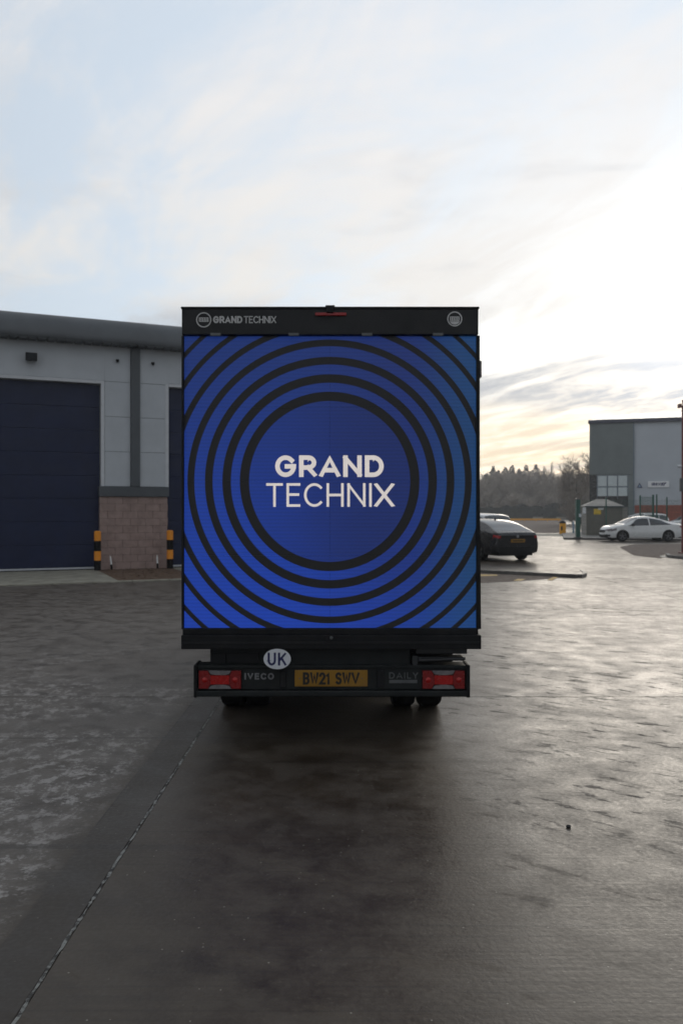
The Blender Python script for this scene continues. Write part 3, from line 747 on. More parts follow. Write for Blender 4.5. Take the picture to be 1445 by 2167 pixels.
def car(name, label, cat, loc, rz, spec, paint, group=None, roll=0.0):
    root = thing(name, label, cat, loc, rz, group); root.rotation_euler = (roll, 0, rz)
    S = spec; T = {q: smooth_tab(S[q], 5) for q in ('zt', 'zs', 'w', 'wt')}
    xr, xf = S['zt'][0][0], S['zt'][-1][0]; r, Ra = S['r'], S['r']+.045
    axles = S['axles']; N = 150
    xs = [xr+(xf-xr)*i/N for i in range(N+1)]
    NL, NS, NR = 9, 8, 7
    rows = []
    for x in xs:
        zt, zs, w, wt = (interp(T[q], x) for q in ('zt', 'zs', 'w', 'wt'))
        zb = S['sill']
        if x > xf-.35: zb += .05*((x-xf+.35)/.35)
        if x < xr+.5: zb += .10*((xr+.5-x)/.5)
        zb0 = zb
        for xa in axles:
            if abs(x-xa) < Ra: zb = max(zb, r+sqrt(Ra*Ra-(x-xa)**2))
        zs = max(zs, zb+.04); zt = max(zt, zs+.02)
        wt = min(wt, w*.93)
        pts = []
        for i in range(NL+1):
            t = i/NL; z = zb+(zs-zb)*t; h = max(0, min(1, (z-zb0)/(zs-zb0)))
            ww = w*(.955+.045*sin(min(1, h/.42)*pi/2)) if h < .42 else w*(1-.055*((h-.42)/.58)**1.6)
            if .60 < h < .80: ww -= .008*w*sin((h-.6)/.2*pi)
            pts.append((ww, z))
        w0 = pts[-1][0]; zr = zs+(zt-zs)*.86
        for i in range(1, NS+1):
            t = i/NS; pts.append((w0+(wt-w0)*(t**1.25), zs+(zr-zs)*t))
        for i in range(1, NR+1):
            a = i/NR*pi/2; pts.append((wt*cos(a), zr+(zt-zr)*sin(a)))
        rows.append(pts)
    npt = len(rows[0])
    buck = {}
    def put(nm, pts):
        b = buck.setdefault(nm, ({}, MB()))
        idx = []
        for p in pts:
            key = (round(p[0], 4), round(p[1], 4), round(p[2], 4))
            if key not in b[0]: b[0][key] = len(b[1].v); b[1].v.append(p)
            idx.append(b[0][key])
        u = []
        for q in idx:
            if q not in u: u.append(q)
        if len(u) >= 3: b[1].f.append(tuple(u))
    for i in range(N):
        for j in range(npt-1):
            for s in (1, -1):
                q = [(xs[i], s*rows[i][j][0], rows[i][j][1]), (xs[i+1], s*rows[i+1][j][0], rows[i+1][j][1]),
                     (xs[i+1], s*rows[i+1][j+1][0], rows[i+1][j+1][1]), (xs[i], s*rows[i][j+1][0], rows[i][j+1][1])]
                if s < 0: q.reverse()
                c = [sum(p[a] for p in q)/4 for a in range(3)]
                reg = 'low' if j < NL else ('side' if j < NL+NS else 'top')
                nm = S['pick'](c[0], abs(c[1]), c[2], reg, j-NL if reg == 'side' else j, NS); put(nm+('|l' if s > 0 else '|r') if nm in ('side_window', 'headlight', 'tail_light') else nm, q)
    for i, end in ((0, 'rear'), (N, 'front')):
        for j in range(npt-1):
            for q in range(16):
                f0, f1 = -1+q/8, -1+(q+1)/8
                a, b = rows[i][j], rows[i][j+1]
                pts = [(xs[i], a[0]*f0, a[1]), (xs[i], a[0]*f1, a[1]), (xs[i], b[0]*f1, b[1]), (xs[i], b[0]*f0, b[1])]
                if end == 'rear': pts.reverse()
                c = [sum(p[d] for p in pts)/4 for d in range(3)]
                nm = S['pick'](c[0], abs(c[1]), c[2], end, j, NS); put(nm+('|l' if c[1] > 0 else '|r') if nm in ('side_window', 'headlight', 'tail_light') else nm, pts)
    mm = {'body': paint, 'roof': M['car_black'] if False else paint, 'side_window': M['glass'], 'windscreen': M['glass'], 'rear_window': M['glass'],
          'headlight': M['clear_lens'], 'tail_light': M['dark_red_lens'], 'grille': M['black_plastic'], 'lower_trim': M['black_plastic'], 'light_bar': M['black_plastic']}
    for nm, (_, b) in buck.items():
        nm = nm.split('|')[0]; b.build(nm, mm[nm], root, smooth=True, fix=False)
    hw = S['hw']
    MB().box(xr+.12, xf-.15, -hw+.26, hw-.26, S['sill']-.03, S['sill']+.42).build('underbody', M['black_plastic'], root)
    for xa in axles:
        for s in (1, -1):
            MB().lathe([(Ra+.004, s*(hw-.03)), (Ra+.004, s*(hw-.30))], (xa, 0, r), 'y', 16, 0, pi).build('arch_liner', M['black_plastic'], root)
            y = s*(hw-.125)
            t = MB(); t.lathe([(r*.68, -.105), (r*.93, -.108), (r, -.07), (r, .07), (r*.93, .108), (r*.68, .105)], (xa, y, r), 'y', 28)
            wl = bpy.data.objects.new('wheel', None); COL.objects.link(wl); wl.parent = root
            t.build('tyre', M['rubber'], wl, True)
            rm = MB(); o_ = s*.085
            rm.lathe([(r*.69, o_*1.1), (r*.64, o_*1.1), (r*.63, o_*.3)], (xa, y, r), 'y', 24)
            for q in range(5):
                a = 2*pi*q/5+.3
                for da in (-.16, .16):
                    rm.tube([(xa+.05*cos(a), y+o_*.8, r+.05*sin(a)), (xa+r*.66*cos(a+da), y+o_, r+r*.66*sin(a+da))], .017, 5)
            rm.lathe([(0, o_*.95), (.06, o_*.9), (.065, o_*.5)], (xa, y, r), 'y', 12)
            rm.build('rim', M['alloy'], wl, True)
            MB().lathe([(0, o_*.1), (r*.67, o_*.1)], (xa, y, r), 'y', 20).build('hub', M['black_plastic'], wl)
    for s in (1, -1):
        xm, zm = S['mirror']
        mr = MB(); mr.box(xm-.07, xm+.06, s*(hw-.02), s*(hw+.13), zm-.06, zm+.07, .03)
        mr.build('mirror', S.get('mirror_mat', paint), root, True)
    return root

def pick_saloon(ws0, ws1, rw0, rw1, c0, a1, bp_, zc, fr, rr):
    """ws: windscreen x-range, rw: rear window range, c0..a1: side glass range, bp_: pillar x, fr/rr: front and rear rules"""
    def pick(x, y, z, reg, j, NS):
        if reg == 'side':
            t = j/NS
            if j < NS-1 and c0+t*zc[0] < x < a1-t*zc[1] and not any(abs(x-b) < .035 for b in bp_): return 'side_window'
        if reg == 'top':
            if ws0 < x < ws1: return 'windscreen'
            if rw0 < x < rw1: return 'rear_window'
        v = fr(x, y, z, reg)
        if v: return v
        v = rr(x, y, z, reg)
        return v or 'body'
    return pick
coupe = dict(
    zt=[(-2.36, .90), (-2.28, .985), (-1.95, 1.05), (-1.5, 1.17), (-1.0, 1.315), (-.4, 1.455), (.0, 1.475), (.35, 1.44), (.75, 1.285), (1.12, 1.075), (1.28, 1.0), (1.75, .93), (2.05, .84), (2.2, .74), (2.27, .60)],
    zs=[(-2.36, .86), (-2.2, .95), (-1.9, .975), (-1.0, .955), (0, .925), (1.0, .905), (1.3, .90), (1.75, .84), (2.1, .70), (2.27, .54)],
    w=[(-2.36, .66), (-2.28, .76), (-2.1, .83), (-1.6, .885), (0, .89), (1.4, .885), (1.85, .83), (2.08, .73), (2.2, .60), (2.27, .45)],
    wt=[(-2.36, .55), (-1.9, .62), (-1.3, .565), (-.5, .57), (.2, .585), (.8, .64), (1.2, .74), (1.6, .70), (2.0, .55), (2.27, .35)],
    sill=.225, r=.325, axles=(1.37, -1.33), hw=.885, mirror=(.78, .96))
def fr_c(x, y, z, reg):
    if x > 1.72 and .60 < z < .72+.06*(2.1-x)/.4 and y > .42 and x < 2.2: return 'headlight'
    if x > 2.17 and .50 < z < .68 and y < .46: return 'grille'
    if x > 2.04 and .28 < z < .41 and .35 < y < .78: return 'grille'
    if x > 2.2 and .26 < z < .40: return 'grille'
    return 'lower_trim' if z < .23 and abs(x) < 1 else None
def rr_c(x, y, z, reg):
    if x < -2.02 and .78 < z < .92 and y > .5: return 'tail_light'
    if x < -2.3 and z < .42: return 'lower_trim'
coupe['pick'] = pick_saloon(.42, 1.16, -1.85, -1.15, -1.62, 1.02, (-.22,), (.75, .62), fr_c, rr_c)
coupe['mirror_mat'] = M['black_plastic']
fast = dict(
    zt=[(-2.40, .86), (-2.34, .945), (-2.22, .99), (-1.9, 1.105), (-1.5, 1.25), (-1.0, 1.36), (-.4, 1.392), (.15, 1.385), (.6, 1.30), (1.05, 1.11), (1.25, 1.02), (1.8, .93), (2.15, .84), (2.32, .70), (2.36, .58)],
    zs=[(-2.40, .83), (-2.2, .90), (-1.6, .95), (-.8, .965), (0, .945), (1.0, .925), (1.3, .92), (1.8, .86), (2.15, .74), (2.36, .52)],
    w=[(-2.40, .76), (-2.34, .81), (-2.1, .87), (-1.5, .895), (0, .895), (1.4, .89), (1.9, .86), (2.2, .72), (2.36, .50)],
    wt=[(-2.40, .72), (-2.1, .70), (-1.5, .63), (-.5, .60), (.2, .605), (.8, .66), (1.2, .76), (1.7, .70), (2.36, .4)],
    sill=.23, r=.345, axles=(1.42, -1.37), hw=.89, mirror=(.75, 1.0))
def rr_f(x, y, z, reg):
    if x < -2.22 and .79 < z < .87 and y > .60: return 'tail_light'
    if x < -2.36 and .79 < z < .87: return 'light_bar'
    if x < -2.34 and z < .50: return 'lower_trim'
    return None
fast['pick'] = pick_saloon(.35, 1.14, -2.12, -1.0, -1.55, 1.0, (-.25,), (.75, .6), fr_c, rr_f)
suv = dict(
    zt=[(-2.12, 1.0), (-2.08, 1.15), (-1.95, 1.42), (-1.75, 1.58), (-1.2, 1.63), (-.4, 1.65), (.1, 1.62), (.5, 1.48), (.95, 1.18), (1.15, 1.08), (1.7, .99), (2.0, .88), (2.12, .66)],
    zs=[(-2.12, .94), (-1.6, 1.03), (-.8, 1.01), (0, .99), (1.0, .98), (1.2, .97), (1.7, .90), (2.0, .76), (2.12, .56)],
    w=[(-2.12, .76), (-2.0, .84), (-1.5, .89), (0, .90), (1.3, .89), (1.75, .83), (2.0, .70), (2.12, .48)],
    wt=[(-2.12, .62), (-1.9, .63), (-.5, .66), (.2, .66), (.8, .68), (1.2, .75), (1.7, .68), (2.12, .4)],
    sill=.26, r=.335, axles=(1.28, -1.30), hw=.89, mirror=(.72, 1.04))
suv['pick'] = pick_saloon(.2, 1.05, -2.06, -1.78, -1.85, .92, (-1.05, -.05), (.18, .58), fr_c,
                          lambda x, y, z, reg: 'tail_light' if x < -1.9 and y > .6 and .8 < z < 1.1 else None)

wc = car('parked_car', 'white four door coupe parked side on before the brown kiosk', 'car', (X(1366, 47.5), 48.5, -.006), R(180+3.5), coupe, M['car_white'], 'cars parked in the yard')
isl = .07
bc = car('parked_car', 'black fastback car with yellow rear plate behind the kerb beside the truck', 'car', (4.93, 29.26, isl), R(90+20), fast, M['car_black'], 'cars parked in the yard', roll=0)
bplate = MB().box(-2.425, -2.402, -.26, .26, .635, .745, .004).build('number_plate', M['plate_yellow'], bc)
MB().box(-2.428, -2.4255, -.20, .20, .672, .708).build('plate_lettering', M['plate_black'], bplate)
MB().box(-2.408, -2.3995, -.72, .72, .874, .883).build('chrome_strip', M['badge'], bc)
MB().box(-2.43, -2.40, -.70, .70, .48, .50, .003).build('bumper_crease', M['black_plastic'], bc)
MB().prism([(-1.0, 1.345), (-.86, 1.36), (-1.0, 1.41)], -.008, .008, 'y').build('aerial', M['black_plastic'], bc)
MB().lathe([(0, -.012), (.045, -.008), (.05, 0)], (-2.402, 0, .83), 'x', 12).build('badge', M['badge'], bc)
car('parked_car', 'silver grey car half hidden by the truck behind the black car', 'car', (X(1013, 37.5), 38.5, -.006), R(90+22), suv, M['car_silver'], 'cars parked in the yard')
s2 = car('parked_car', 'white tall car behind the green fence and the white coupe', 'car', (X(1365, 60.5), 61.5, -.006), R(200), suv, M['car_white'], 'cars parked in the yard')
s3 = car('parked_car', 'white hatchback cut by the right edge beyond the white coupe', 'car', (X(1468, 58), 58.5, -.006), R(172), suv, M['car_white'], 'cars parked in the yard')
for c in (s2,):
    for s in (1, -1):
        MB().tube([(-1.6, s*.62, 1.60), (-1.4, s*.62, 1.68), (-.2, s*.62, 1.70), (0, s*.62, 1.62)], .018, 6).build('roof_bar', M['black_plastic'], c)
MB().box(2.13, 2.14, -.26, .26, .42, .53).build('number_plate', M['white_paint'], s2)

# ------------------------------------------------------------------ kerbs, island, markings on the right
def flat(name, pts, z, m):
    mb = MB(); mb.poly([(x, y, z) for x, y in pts]); o = mb.build(name, m); return struct(o)
isle_px = [(985, 1205.5), (1205, 1215.5), (1222, 1216.5), (1231, 1214.5), (1233, 1212), (1226, 1207), (1196, 1196), (1168, 1186), (1150, 1178), (1140, 1166), (1100, 1152), (985, 1146)]
ip = [G(a, b, isl)[:2] for a, b in isle_px]
struct(MB().prism(ip, -.1, isl, 'z').build('pavement', M['ground']))
kerbrow = bpy.data.objects.new('kerb', None); COL.objects.link(kerbrow); kerbrow['kind'] = 'structure'
def kerb_run(pts, h0, h1, wd, m, seg=.9):
    for a, b in zip(pts, pts[1:]):
        a = Vector(a); b = Vector(b); L = (b-a).length; n = max(1, round(L/seg)); d = (b-a)/L; nn = Vector((d.y, -d.x))
        for q in range(n):
            s0 = a+d*(L*q/n+.004); s1 = a+d*(L*(q+1)/n-.004)
            pts4 = [s0+nn*wd, s1+nn*wd, s1, s0]
            MB().prism([(p.x, p.y) for p in pts4], h0, h1+rnd.uniform(-.004, .004), 'z').build('kerb_stone', m, kerbrow)
kerb_run(ip[:6], -.1, isl+.016, .10, M['kerb_dark'], .9)
flat('parking_strip', [G(980, 1207.5)[:2], G(1215, 1219)[:2], G(1150, 1226)[:2], G(1080, 1231)[:2], G(980, 1235)[:2]], .004, M['tarmac_brown'])
def mark(name, pts, m): flat(name, [G(a, b)[:2] for a, b in pts], .008, m)
mark('road_marking', [(1015, 1216), (1050, 1216.5), (1053, 1219), (1015, 1220)], M['line_yellow'])
mark('road_marking', [(1170, 1221.2), (1180, 1222), (1168, 1228.5), (1157, 1228)], M['line_yellow'])
mark('road_marking', [(1095, 1225.5), (1112, 1226), (1100, 1230), (1085, 1229.5)], M['line_yellow'])
mark('road_marking', [(1395, 1176.5), (1500, 1184), (1500, 1187), (1397, 1178.6)], M['line_white'])
flat('verge', [G(a, b)[:2] for a, b in ((1310, 1158), (1340, 1152), (1520, 1150), (1520, 1170.5), (1412, 1172.2), (1395, 1176), (1400, 1182), (1340, 1175))], .003, M['tarmac_brown'])
vp = [G(a, b, .1)[:2] for a, b in ((1414, 1170.5), (1418, 1174), (1440, 1176), (1520, 1182), (1520, 1163), (1430, 1167))]
struct(MB().prism(vp, -.1, .085, 'z').build('pavement', M['tarmac_brown']))
kerb_run([vp[0], vp[1], vp[2], vp[3]], -.1, .1, .12, M['kerb'], .9)
# pavement under the kiosk and fence
kp = [G(a, b, .1)[:2] for a, b in ((1192, 1138), (1480, 1141), (1480, 1125), (1225, 1124), (1188, 1128))]
struct(MB().prism(kp, -.1, .09, 'z').build('pavement', M['kerb']))
kerb_run([kp[0], kp[1]], -.1, .105, .13, M['kerb_dark'], 1.2)
flat('car_park', [G(a, b)[:2] for a, b in ((960, 1101), (1192, 1101), (1196, 1128), (960, 1127))], .003, M['tarmac_brown'])
flat('path', [G(a, b)[:2] for a, b in ((1010, 1129), (1192, 1129.5), (1192, 1134), (1010, 1136))], .004, M['concrete_pale'])

# ------------------------------------------------------------------ kiosk, bin, bollard, fence, mast
kd = 57.5
kx0, kx1 = X(1243, kd), X(1313, kd); kz = Z(1071, kd)
kb = thing('kiosk', 'small brown substation kiosk with a hipped roof and yellow warning sign', 'kiosk', ((kx0+kx1)/2, kd, .09), R(-9))
hw_ = (kx1-kx0)/2+.06; dp = 2.6; kh = kz-.09
MB().box(-hw_, hw_, 0, dp, 0, kh).build('wall', M['shed_wall'], kb)
MB().box(-hw_-.006, -hw_-.001, .02, dp-.02, 0, kh-.02).build('side_panel', M['shed_pale'], kb)
MB().box(hw_+.001, hw_+.40, .35, dp, 0, kh-.06).build('annex', M['shed_pale'], kb)
for a, b in ((-hw_+.25, -.02), (.02, hw_-.25)):
    dr = MB().box(a, b, -.035, -.001, .08, kh-.25, .005).build('door', M['shed_wall'], kb)
    MB().box(b-.10 if a < -.1 else a+.06, b-.06 if a < -.1 else a+.10, -.06, -.036, .95, 1.15).build('handle', M['badge_dark'], dr)
rf = MB(); e_ = .12; ap_ = kh+.50
A_ = [(-hw_-e_, -e_, kh), (hw_+e_, -e_, kh), (hw_+e_, dp+e_, kh), (-hw_-e_, dp+e_, kh)]
Rd = [(-.35, dp/2, ap_), (.35, dp/2, ap_)]
rf.poly([A_[0], A_[1], Rd[1], Rd[0]]); rf.poly([A_[1], A_[2], Rd[1]]); rf.poly([A_[2], A_[3], Rd[0], Rd[1]]); rf.poly([A_[3], A_[0], Rd[0]]); rf.poly(A_[::-1])
rf.build('roof', M['shed_roof'], kb)
MB().box(-hw_-e_, hw_+e_, -e_-.02, -e_-.001, kh-.09, kh+.01).build('gutter', M['dark_clad'], kb)
MB().box(-hw_+.50, -hw_+.98, -.050, -.036, kh-.58, kh-.20).build('warning_sign', M['sign_yellow'], kb)
MB().box(-hw_+.78, -hw_+1.15, -.058, -.0505, kh-.26, kh-.12).build('notice', M['white_paint'], kb)
MB().box(-hw_-.03, -hw_-.008, .15, 1.7, kh-.52, kh-.06).build('side_notice', M['sticker_white'], kb)

bd = G(1190, 1130)[1]
yb_ = thing('grit_bin', 'yellow bin with a black domed lid standing before the hedge', 'bin', (X(1190, bd), bd, -.006))
MB().lathe([(0, 0), (.235, 0), (.245, .05), (.245, .80), (.235, .84)], (0, 0, 0), 'z', 16).build('bin_body', M['yellow'], yb_, True)
MB().lathe([(.26, .835), (.265, .87), (.22, .96), (.12, 1.02), (0, 1.04)], (0, 0, 0), 'z', 16).build('lid', M['black_plastic'], yb_, True)
MB().box(-.20, -.08, -.255, -.20, .30, .60, .01).build('bin_panel', M['black_plastic'], yb_)
pb = thing('post', 'pale blue waist high post between yellow bin and green gate post', 'post', (X(1212.5, bd), bd, -.006))
MB().tube([(0, 0, 0), (0, 0, .94)], .075, 10).build('post_shaft', M['blue_grey'], pb, True)
MB().lathe([(.082, .94), (.07, 1.0), (0, 1.02)], (0, 0, 0), 'z', 10).build('post_cap', M['white_paint'], pb, True)

fd = 51.5
gp = thing('gate_post', 'thick dark green steel gate post at the corner of the kerb', 'gate post', (X(1222, fd), fd, .085))
MB().box(-.125, .125, -.125, .125, 0, Z(1057.5, fd)-.08, .012).build('post_shaft', M['green_steel'], gp)
MB().box(-.135, .135, -.135, .135, Z(1057.5, fd)-.079, Z(1056, fd)-.06, .01).build('cap', M['clear_lens'], gp)
MB().box(-.22, .22, -.2, .2, 0, .06, .01).build('base_plate', M['dark_steel'], gp)
MB().box(.02, .17, -.15, -.126, 1.30, 1.50, .01).build('lock', M['sticker_white'], gp)
fn = thing('mesh_fence', 'dark green wire mesh fence on posts running behind the white coupe', 'fence', (0, fd+.3, .09))
posts = [(1281.5, 1053, .045), (1353.5, 1048, .055), (1381, 1047, .075), (1388.5, 1046, .05), (1410, 1052, .05), (1462, 1052, .05)]
for px, pt, hw2 in posts:
    x = X(px, fd+.3); hw2 *= .72; MB().box(x-hw2, x+hw2, -.04, .04, 0, Z(pt, fd+.3)-.09, .006).build('fence_post', M['green_steel'], fn)
def mesh_panel(p0, p1, top, gap=.05, wr=.0045):
    a, b = X(p0, fd+.3)+.06, X(p1, fd+.3)-.06; h = Z(top, fd+.3)-.12; mb = MB(); x = a
    while x < b:
        mb.box(x-wr*.5, x+wr*.5, -wr*.5, wr*.5, .05, h); x += gap
    z = .1
    while z < h: mb.box(a, b, -.0035+.006, .0035+.006, z-.004, z+.004); z += .2
    o = mb.build('mesh_panel', M['green_steel'], fn); o['kind'] = 'stuff'
mesh_panel(1222+6, 1281.5, 1056); mesh_panel(1281.5, 1353.5, 1056); mesh_panel(1353.5, 1381, 1050, .022, .006); mesh_panel(1388.5, 1410, 1056); mesh_panel(1410, 1462, 1056)
xg = X(1386, fd+.3); MB().box(xg-.06, xg+.03, -.07, -.046, .15, .75).build('gate_plate', M['green_pale'], fn)

md = 1.62*F/(1171-CY)
mx = X(1444.5, md)
ms = thing('camera_mast', 'tall red brown camera mast at the right edge of the yard', 'mast', (mx, md, .085))
MB().tube([(0, 0, 0), (0, 0, Z(858, md)-.085)], [.07, .055], 12).build('pole', M['rust_pole'], ms, True)
MB().box(-.14, .14, -.14, .14, 0, .05, .01).build('base_plate', M['rust_pole'], ms)
hz = Z(858, md)-.085
cam_ = MB(); cam_.box(-.19, -.10, -.12, .10, hz-.10, hz+.06, .01); cam_.tube([(-.12, 0, hz-.06), (0, 0, hz-.10)], .02, 6)
cam_.build('camera', M['rust_pole'], ms)
MB().tube([(0, 0, hz), (-.02, 0, hz+.22)], .035, 8).build('aerial', M['rust_pole'], ms)
lz = Z(987, md)-.085
MB().tube([(0, 0, lz), (-.12, 0, lz+.02)], .025, 6).build('bracket', M['rust_pole'], ms)
MB().lathe([(0, .06), (.07, .05), (.085, 0), (.06, -.05), (0, -.07)], (-.14, -.02, lz), 'z', 12).build('dome_camera', M['sticker_white'], ms, True)
MB().box(-.17, .12, -.17, -.05, Z(1040, md)-.085, Z(1012, md)-.085, .012).build('control_box', M['badge_dark'], ms)

# ------------------------------------------------------------------ far warehouse on the right
FW = Vector((X(1247, 85), 85.0)); FT = R(-18)
fw = thing('warehouse', 'tall two tone grey warehouse with six pane window beyond the green fence', 'building', (FW.x, FW.y, 0), FT)
def fu(px, v=0.0): return wu(px, v, FW, FT)
def fz(px, py, v=0.0): return wz(px, py, v, FW, FT)
ew = fz(1247, 897); fm = fu(1340); fe = 26.0
zbk = fz(1380, 1069)
MB().box(0, fe, .14, 22, 0, ew).build('wall', M['far_light'], fw)
MB().box(-.02, fm-.06, -.02, .139, fz(1300, 1004), ew-.002).build('upper_panel', M['far_dark'], fw)
wx0, wx1 = fu(1263), fu(1328)
MB().box(wx1+.02, fm-.06, -.02, .139, 0, fz(1300, 1004)-.002).build('side_panel', M['far_dark'], fw)
MB().box(-.02, wx0-.03, .02, .139, fz(1255, 1050), fz(1300, 1004)-.002).build('corner_glass', M['glass_dark'], fw)
MB().box(-.02, wx1+.018, .0, .139, 0, fz(1255, 1050)-.002).build('lower_panel', M['glass_dark'], fw)
zt0, zt1, zm_ = fz(1300, 1005.5), fz(1300, 1056), fz(1300, 1030)
wn = MB().box(wx0-.028, wx1+.018, .05, .139, zt1+.002, zt0).build('window', M['far_frame'], fw)
for q in range(3):
    a = wx0+(wx1-wx0)*q/3+.05; b = wx0+(wx1-wx0)*(q+1)/3-.08
    for z0, z1 in ((zt1+.08, zm_-.08), (zm_+.06, zt0-.06)):
        MB().box(a, b, .03, .049, z0, z1).build('pane', M['glass_pale'], wn)
for q in range(4):
    a = wx0+(wx1-wx0)*q/3
    MB().box(a-.05, a+.03, .0, .048, zt1+.01, zt0-.01).build('mullion', M['far_frame'], wn)
rb = MB(); x = .1
while x < fm-.2: rb.box(x, x+.12, -.05, -.021, fz(1300, 1003)+.05, ew-.05); x += .32
rb.build('cladding_rib', M['far_dark'], fw)
rb = MB(); x = fm+.2
while x < fe: rb.box(x, x+.10, .10, .139, zbk+.1, ew-.05); x += .33
rb.build('cladding_rib', M['far_light'], fw)
MB().box(fm-.058, fm+.06, -.05, .138, 0, ew-.004).build('corner_trim', M['far_frame'], fw)
MB().box(fm+.08, fe, .05, .138, 0, zbk).build('brick_plinth', M['brick'], fw)
MB().box(-.15, fe+.2, -.18, .139, ew, ew+.38, .03).build('eave_trim', M['far_edge'], fw)
rf = MB(); z0 = ew+.385; z1 = ew+2.15
E = [(-.15, -.1, z0), (fe+.2, -.1, z0), (fe+.2, 22.1, z0), (-.15, 22.1, z0)]; q0, q1 = (4.5, 11, z1), (fe-4.5, 11, z1)
rf.poly([E[0], E[1], q1, q0]); rf.poly([E[1], E[2], q1]); rf.poly([E[2], E[3], q0, q1]); rf.poly([E[3], E[0], q0]); rf.poly(E[::-1])
rf.build('roof', M['far_roof'], fw)
sgx0, sgx1 = fu(1370), fu(1415)
sg = MB().box(sgx0, sgx1, .03, .09, fz(1392, 1031), fz(1392, 1018)).build('sign', mat('white_sign_board', (.85, .86, .88), .5, var=.03), fw)
lettering('IBEX', fu(1378), fu(1397), fz(1388, 1027.5), fz(1388, 1021.5), .028, .075, .22, step=.001).build('sign_lettering', M['sticker_blue'], sg)
mb = MB(); P = lambda a, b, c: (a, c, b)
for q in (0, 1):
    strip(mb, [(fu(1398+q*5), fz(1390, 1027)), (fu(1402+q*5), fz(1390, 1022.5))], .10, .027, P)
strip(mb, [(fu(1397.5), fz(1390, 1022)), (fu(1402), fz(1390, 1027))], .08, .0255, P); strip(mb, [(fu(1401), fz(1390, 1022)), (fu(1408.5), fz(1390, 1022))], .07, .0245, P)
mb.build('sign_logo', M['sticker_blue'], sg)
mb = MB(); a, b = fu(1352.5), fz(1352, 1027.5)
mb.prism([(a-.26, b-.22), (a+.26, b-.22), (a, b+.28)], .06, .10, 'y'); mb.build('logo_plate', M['sticker_blue'], fw)
MB().prism([(a-.14, b-.15), (a+.14, b-.15), (a, b+.13)], .05, .0595, 'y').build('logo_plate_inset', M['blue_grey'], fw)

# ------------------------------------------------------------------ far edge: barrier, blocks, hedge, trees
br = thing('crash_barrier', 'low yellow crash barrier rail along the far edge of the yard', 'barrier', (0, 150, 0))
MB().box(X(985, 150), X(1186, 150), -.1, .1, .18, .52, .03).build('rail', M['yellow'], br)
for q in range(9):
    x = X(990+q*24, 150); MB().box(x-.07, x+.07, .1, .22, 0, .5).build('barrier_post', M['yellow'], br)
for px, lb in ((1138, 'low pale concrete block before the hedge, left of the yellow bin'), (1187, 'low pale concrete block before the hedge, above the yellow bin')):
    b = MB().prism([(-1.0, 0), (1.0, 0), (.92, .5), (.85, .55), (-.85, .55), (-.92, .5)], -.3, .3, 'y').build('concrete_block', M['concrete_pale'])
    b.location = (X(px, 172), 172, .15); tag(b, lb, 'concrete block', 'low blocks before the hedge')
hd = MB()
hx0, hx1 = X(960, 188), X(1250, 188)
r2 = random.Random(5)
hb = MB().box(hx0, hx1, 187.2, 190, -.02, 2.7)
htop = lambda x: 2.75+.35*sin(x*.5)+.25*sin(x*1.7+1)+(.8 if x > X(1155, 188) else 0)
for i in range(16000):
    x = r2.uniform(hx0, hx1); y = 188.4+r2.gauss(0, .8); z = htop(x)*(1-r2.random()**2.2*1.0)+r2.uniform(-.2, .25)
    s = r2.uniform(.07, .18); n = Vector((r2.gauss(0, 1), r2.gauss(-.6, 1), r2.gauss(.4, 1))).normalized()
    a = n.orthogonal().normalized(); c = n.cross(a); p = Vector((x, y, max(.05, z)))
    hd.poly([p+a*s, p+c*s*.7, p-a*s, p-c*s*.7])
i0 = len(hd.v); hd.v += hb.v; hd.f += [tuple(i0+q for q in f) for f in hb.f]
tag(hd.build('hedge', M['hedge'], fix=False), 'long dark evergreen hedge below the bare winter trees', 'hedge')

class Br:
    """bare branches as thin three sided prisms"""
    def __init__(s, seed): s.r = random.Random(seed); s.v = []; s.f = []
    def seg(s, a, b, r0, r1, sides=3):
        d = (b-a)
        if d.length < 1e-5: return
        d.normalize(); u = d.orthogonal().normalized(); w = d.cross(u); i = len(s.v)
        for p, r in ((a, r0), (b, r1)):
            for q in range(sides):
                t = 2*pi*q/sides; s.v.append(tuple(p+(u*cos(t)+w*sin(t))*r))
        for q in range(sides): s.f.append((i+q, i+(q+1) % sides, i+sides+(q+1) % sides, i+sides+q))
    def grow(s, p, d, L, r, lev, kids, spread, up, minr):
        n = 3 if lev > 0 else 2; q = p; rr = r
        for j in range(n):
            d = (d+Vector((s.r.gauss(0, .16), s.r.gauss(0, .16), s.r.gauss(up, .12)))).normalized()
            e = q+d*(L/n); r1 = max(minr, rr*.80); s.seg(q, e, rr, r1, 5 if lev > 2 else 3)
            if lev > 0:
                for c in range(kids if j else max(1, kids-1)):
                    t = s.r.random(); a = s.r.uniform(0, 2*pi); side = d.orthogonal().normalized(); side.rotate(Matrix.Rotation(a, 3, d))
                    nd = (d+side*spread*s.r.uniform(.7, 1.3)).normalized()
                    s.grow(q.lerp(e, t), nd, L*s.r.uniform(.48, .68), max(minr, r1*.55), lev-1, kids, spread, up, minr)
            q = e; rr = r1
def bare(seed, h, lev=4, kids=2, spread=.9, up=.10, minr=.018, tr=.16):
    b = Br(seed); b.grow(Vector((0, 0, 0)), Vector((0, 0, 1)), h*.62, tr, lev, kids, spread, up, minr); return b
protos = [bare(40+i, 13.0, 4, 2, 1.0, .10, .034, .17) for i in range(5)]
bush = [bare(60+i, 5.0, 3, 3, 1.1, .12, .03, .05) for i in range(3)]
wd = MB(); r3 = random.Random(9)
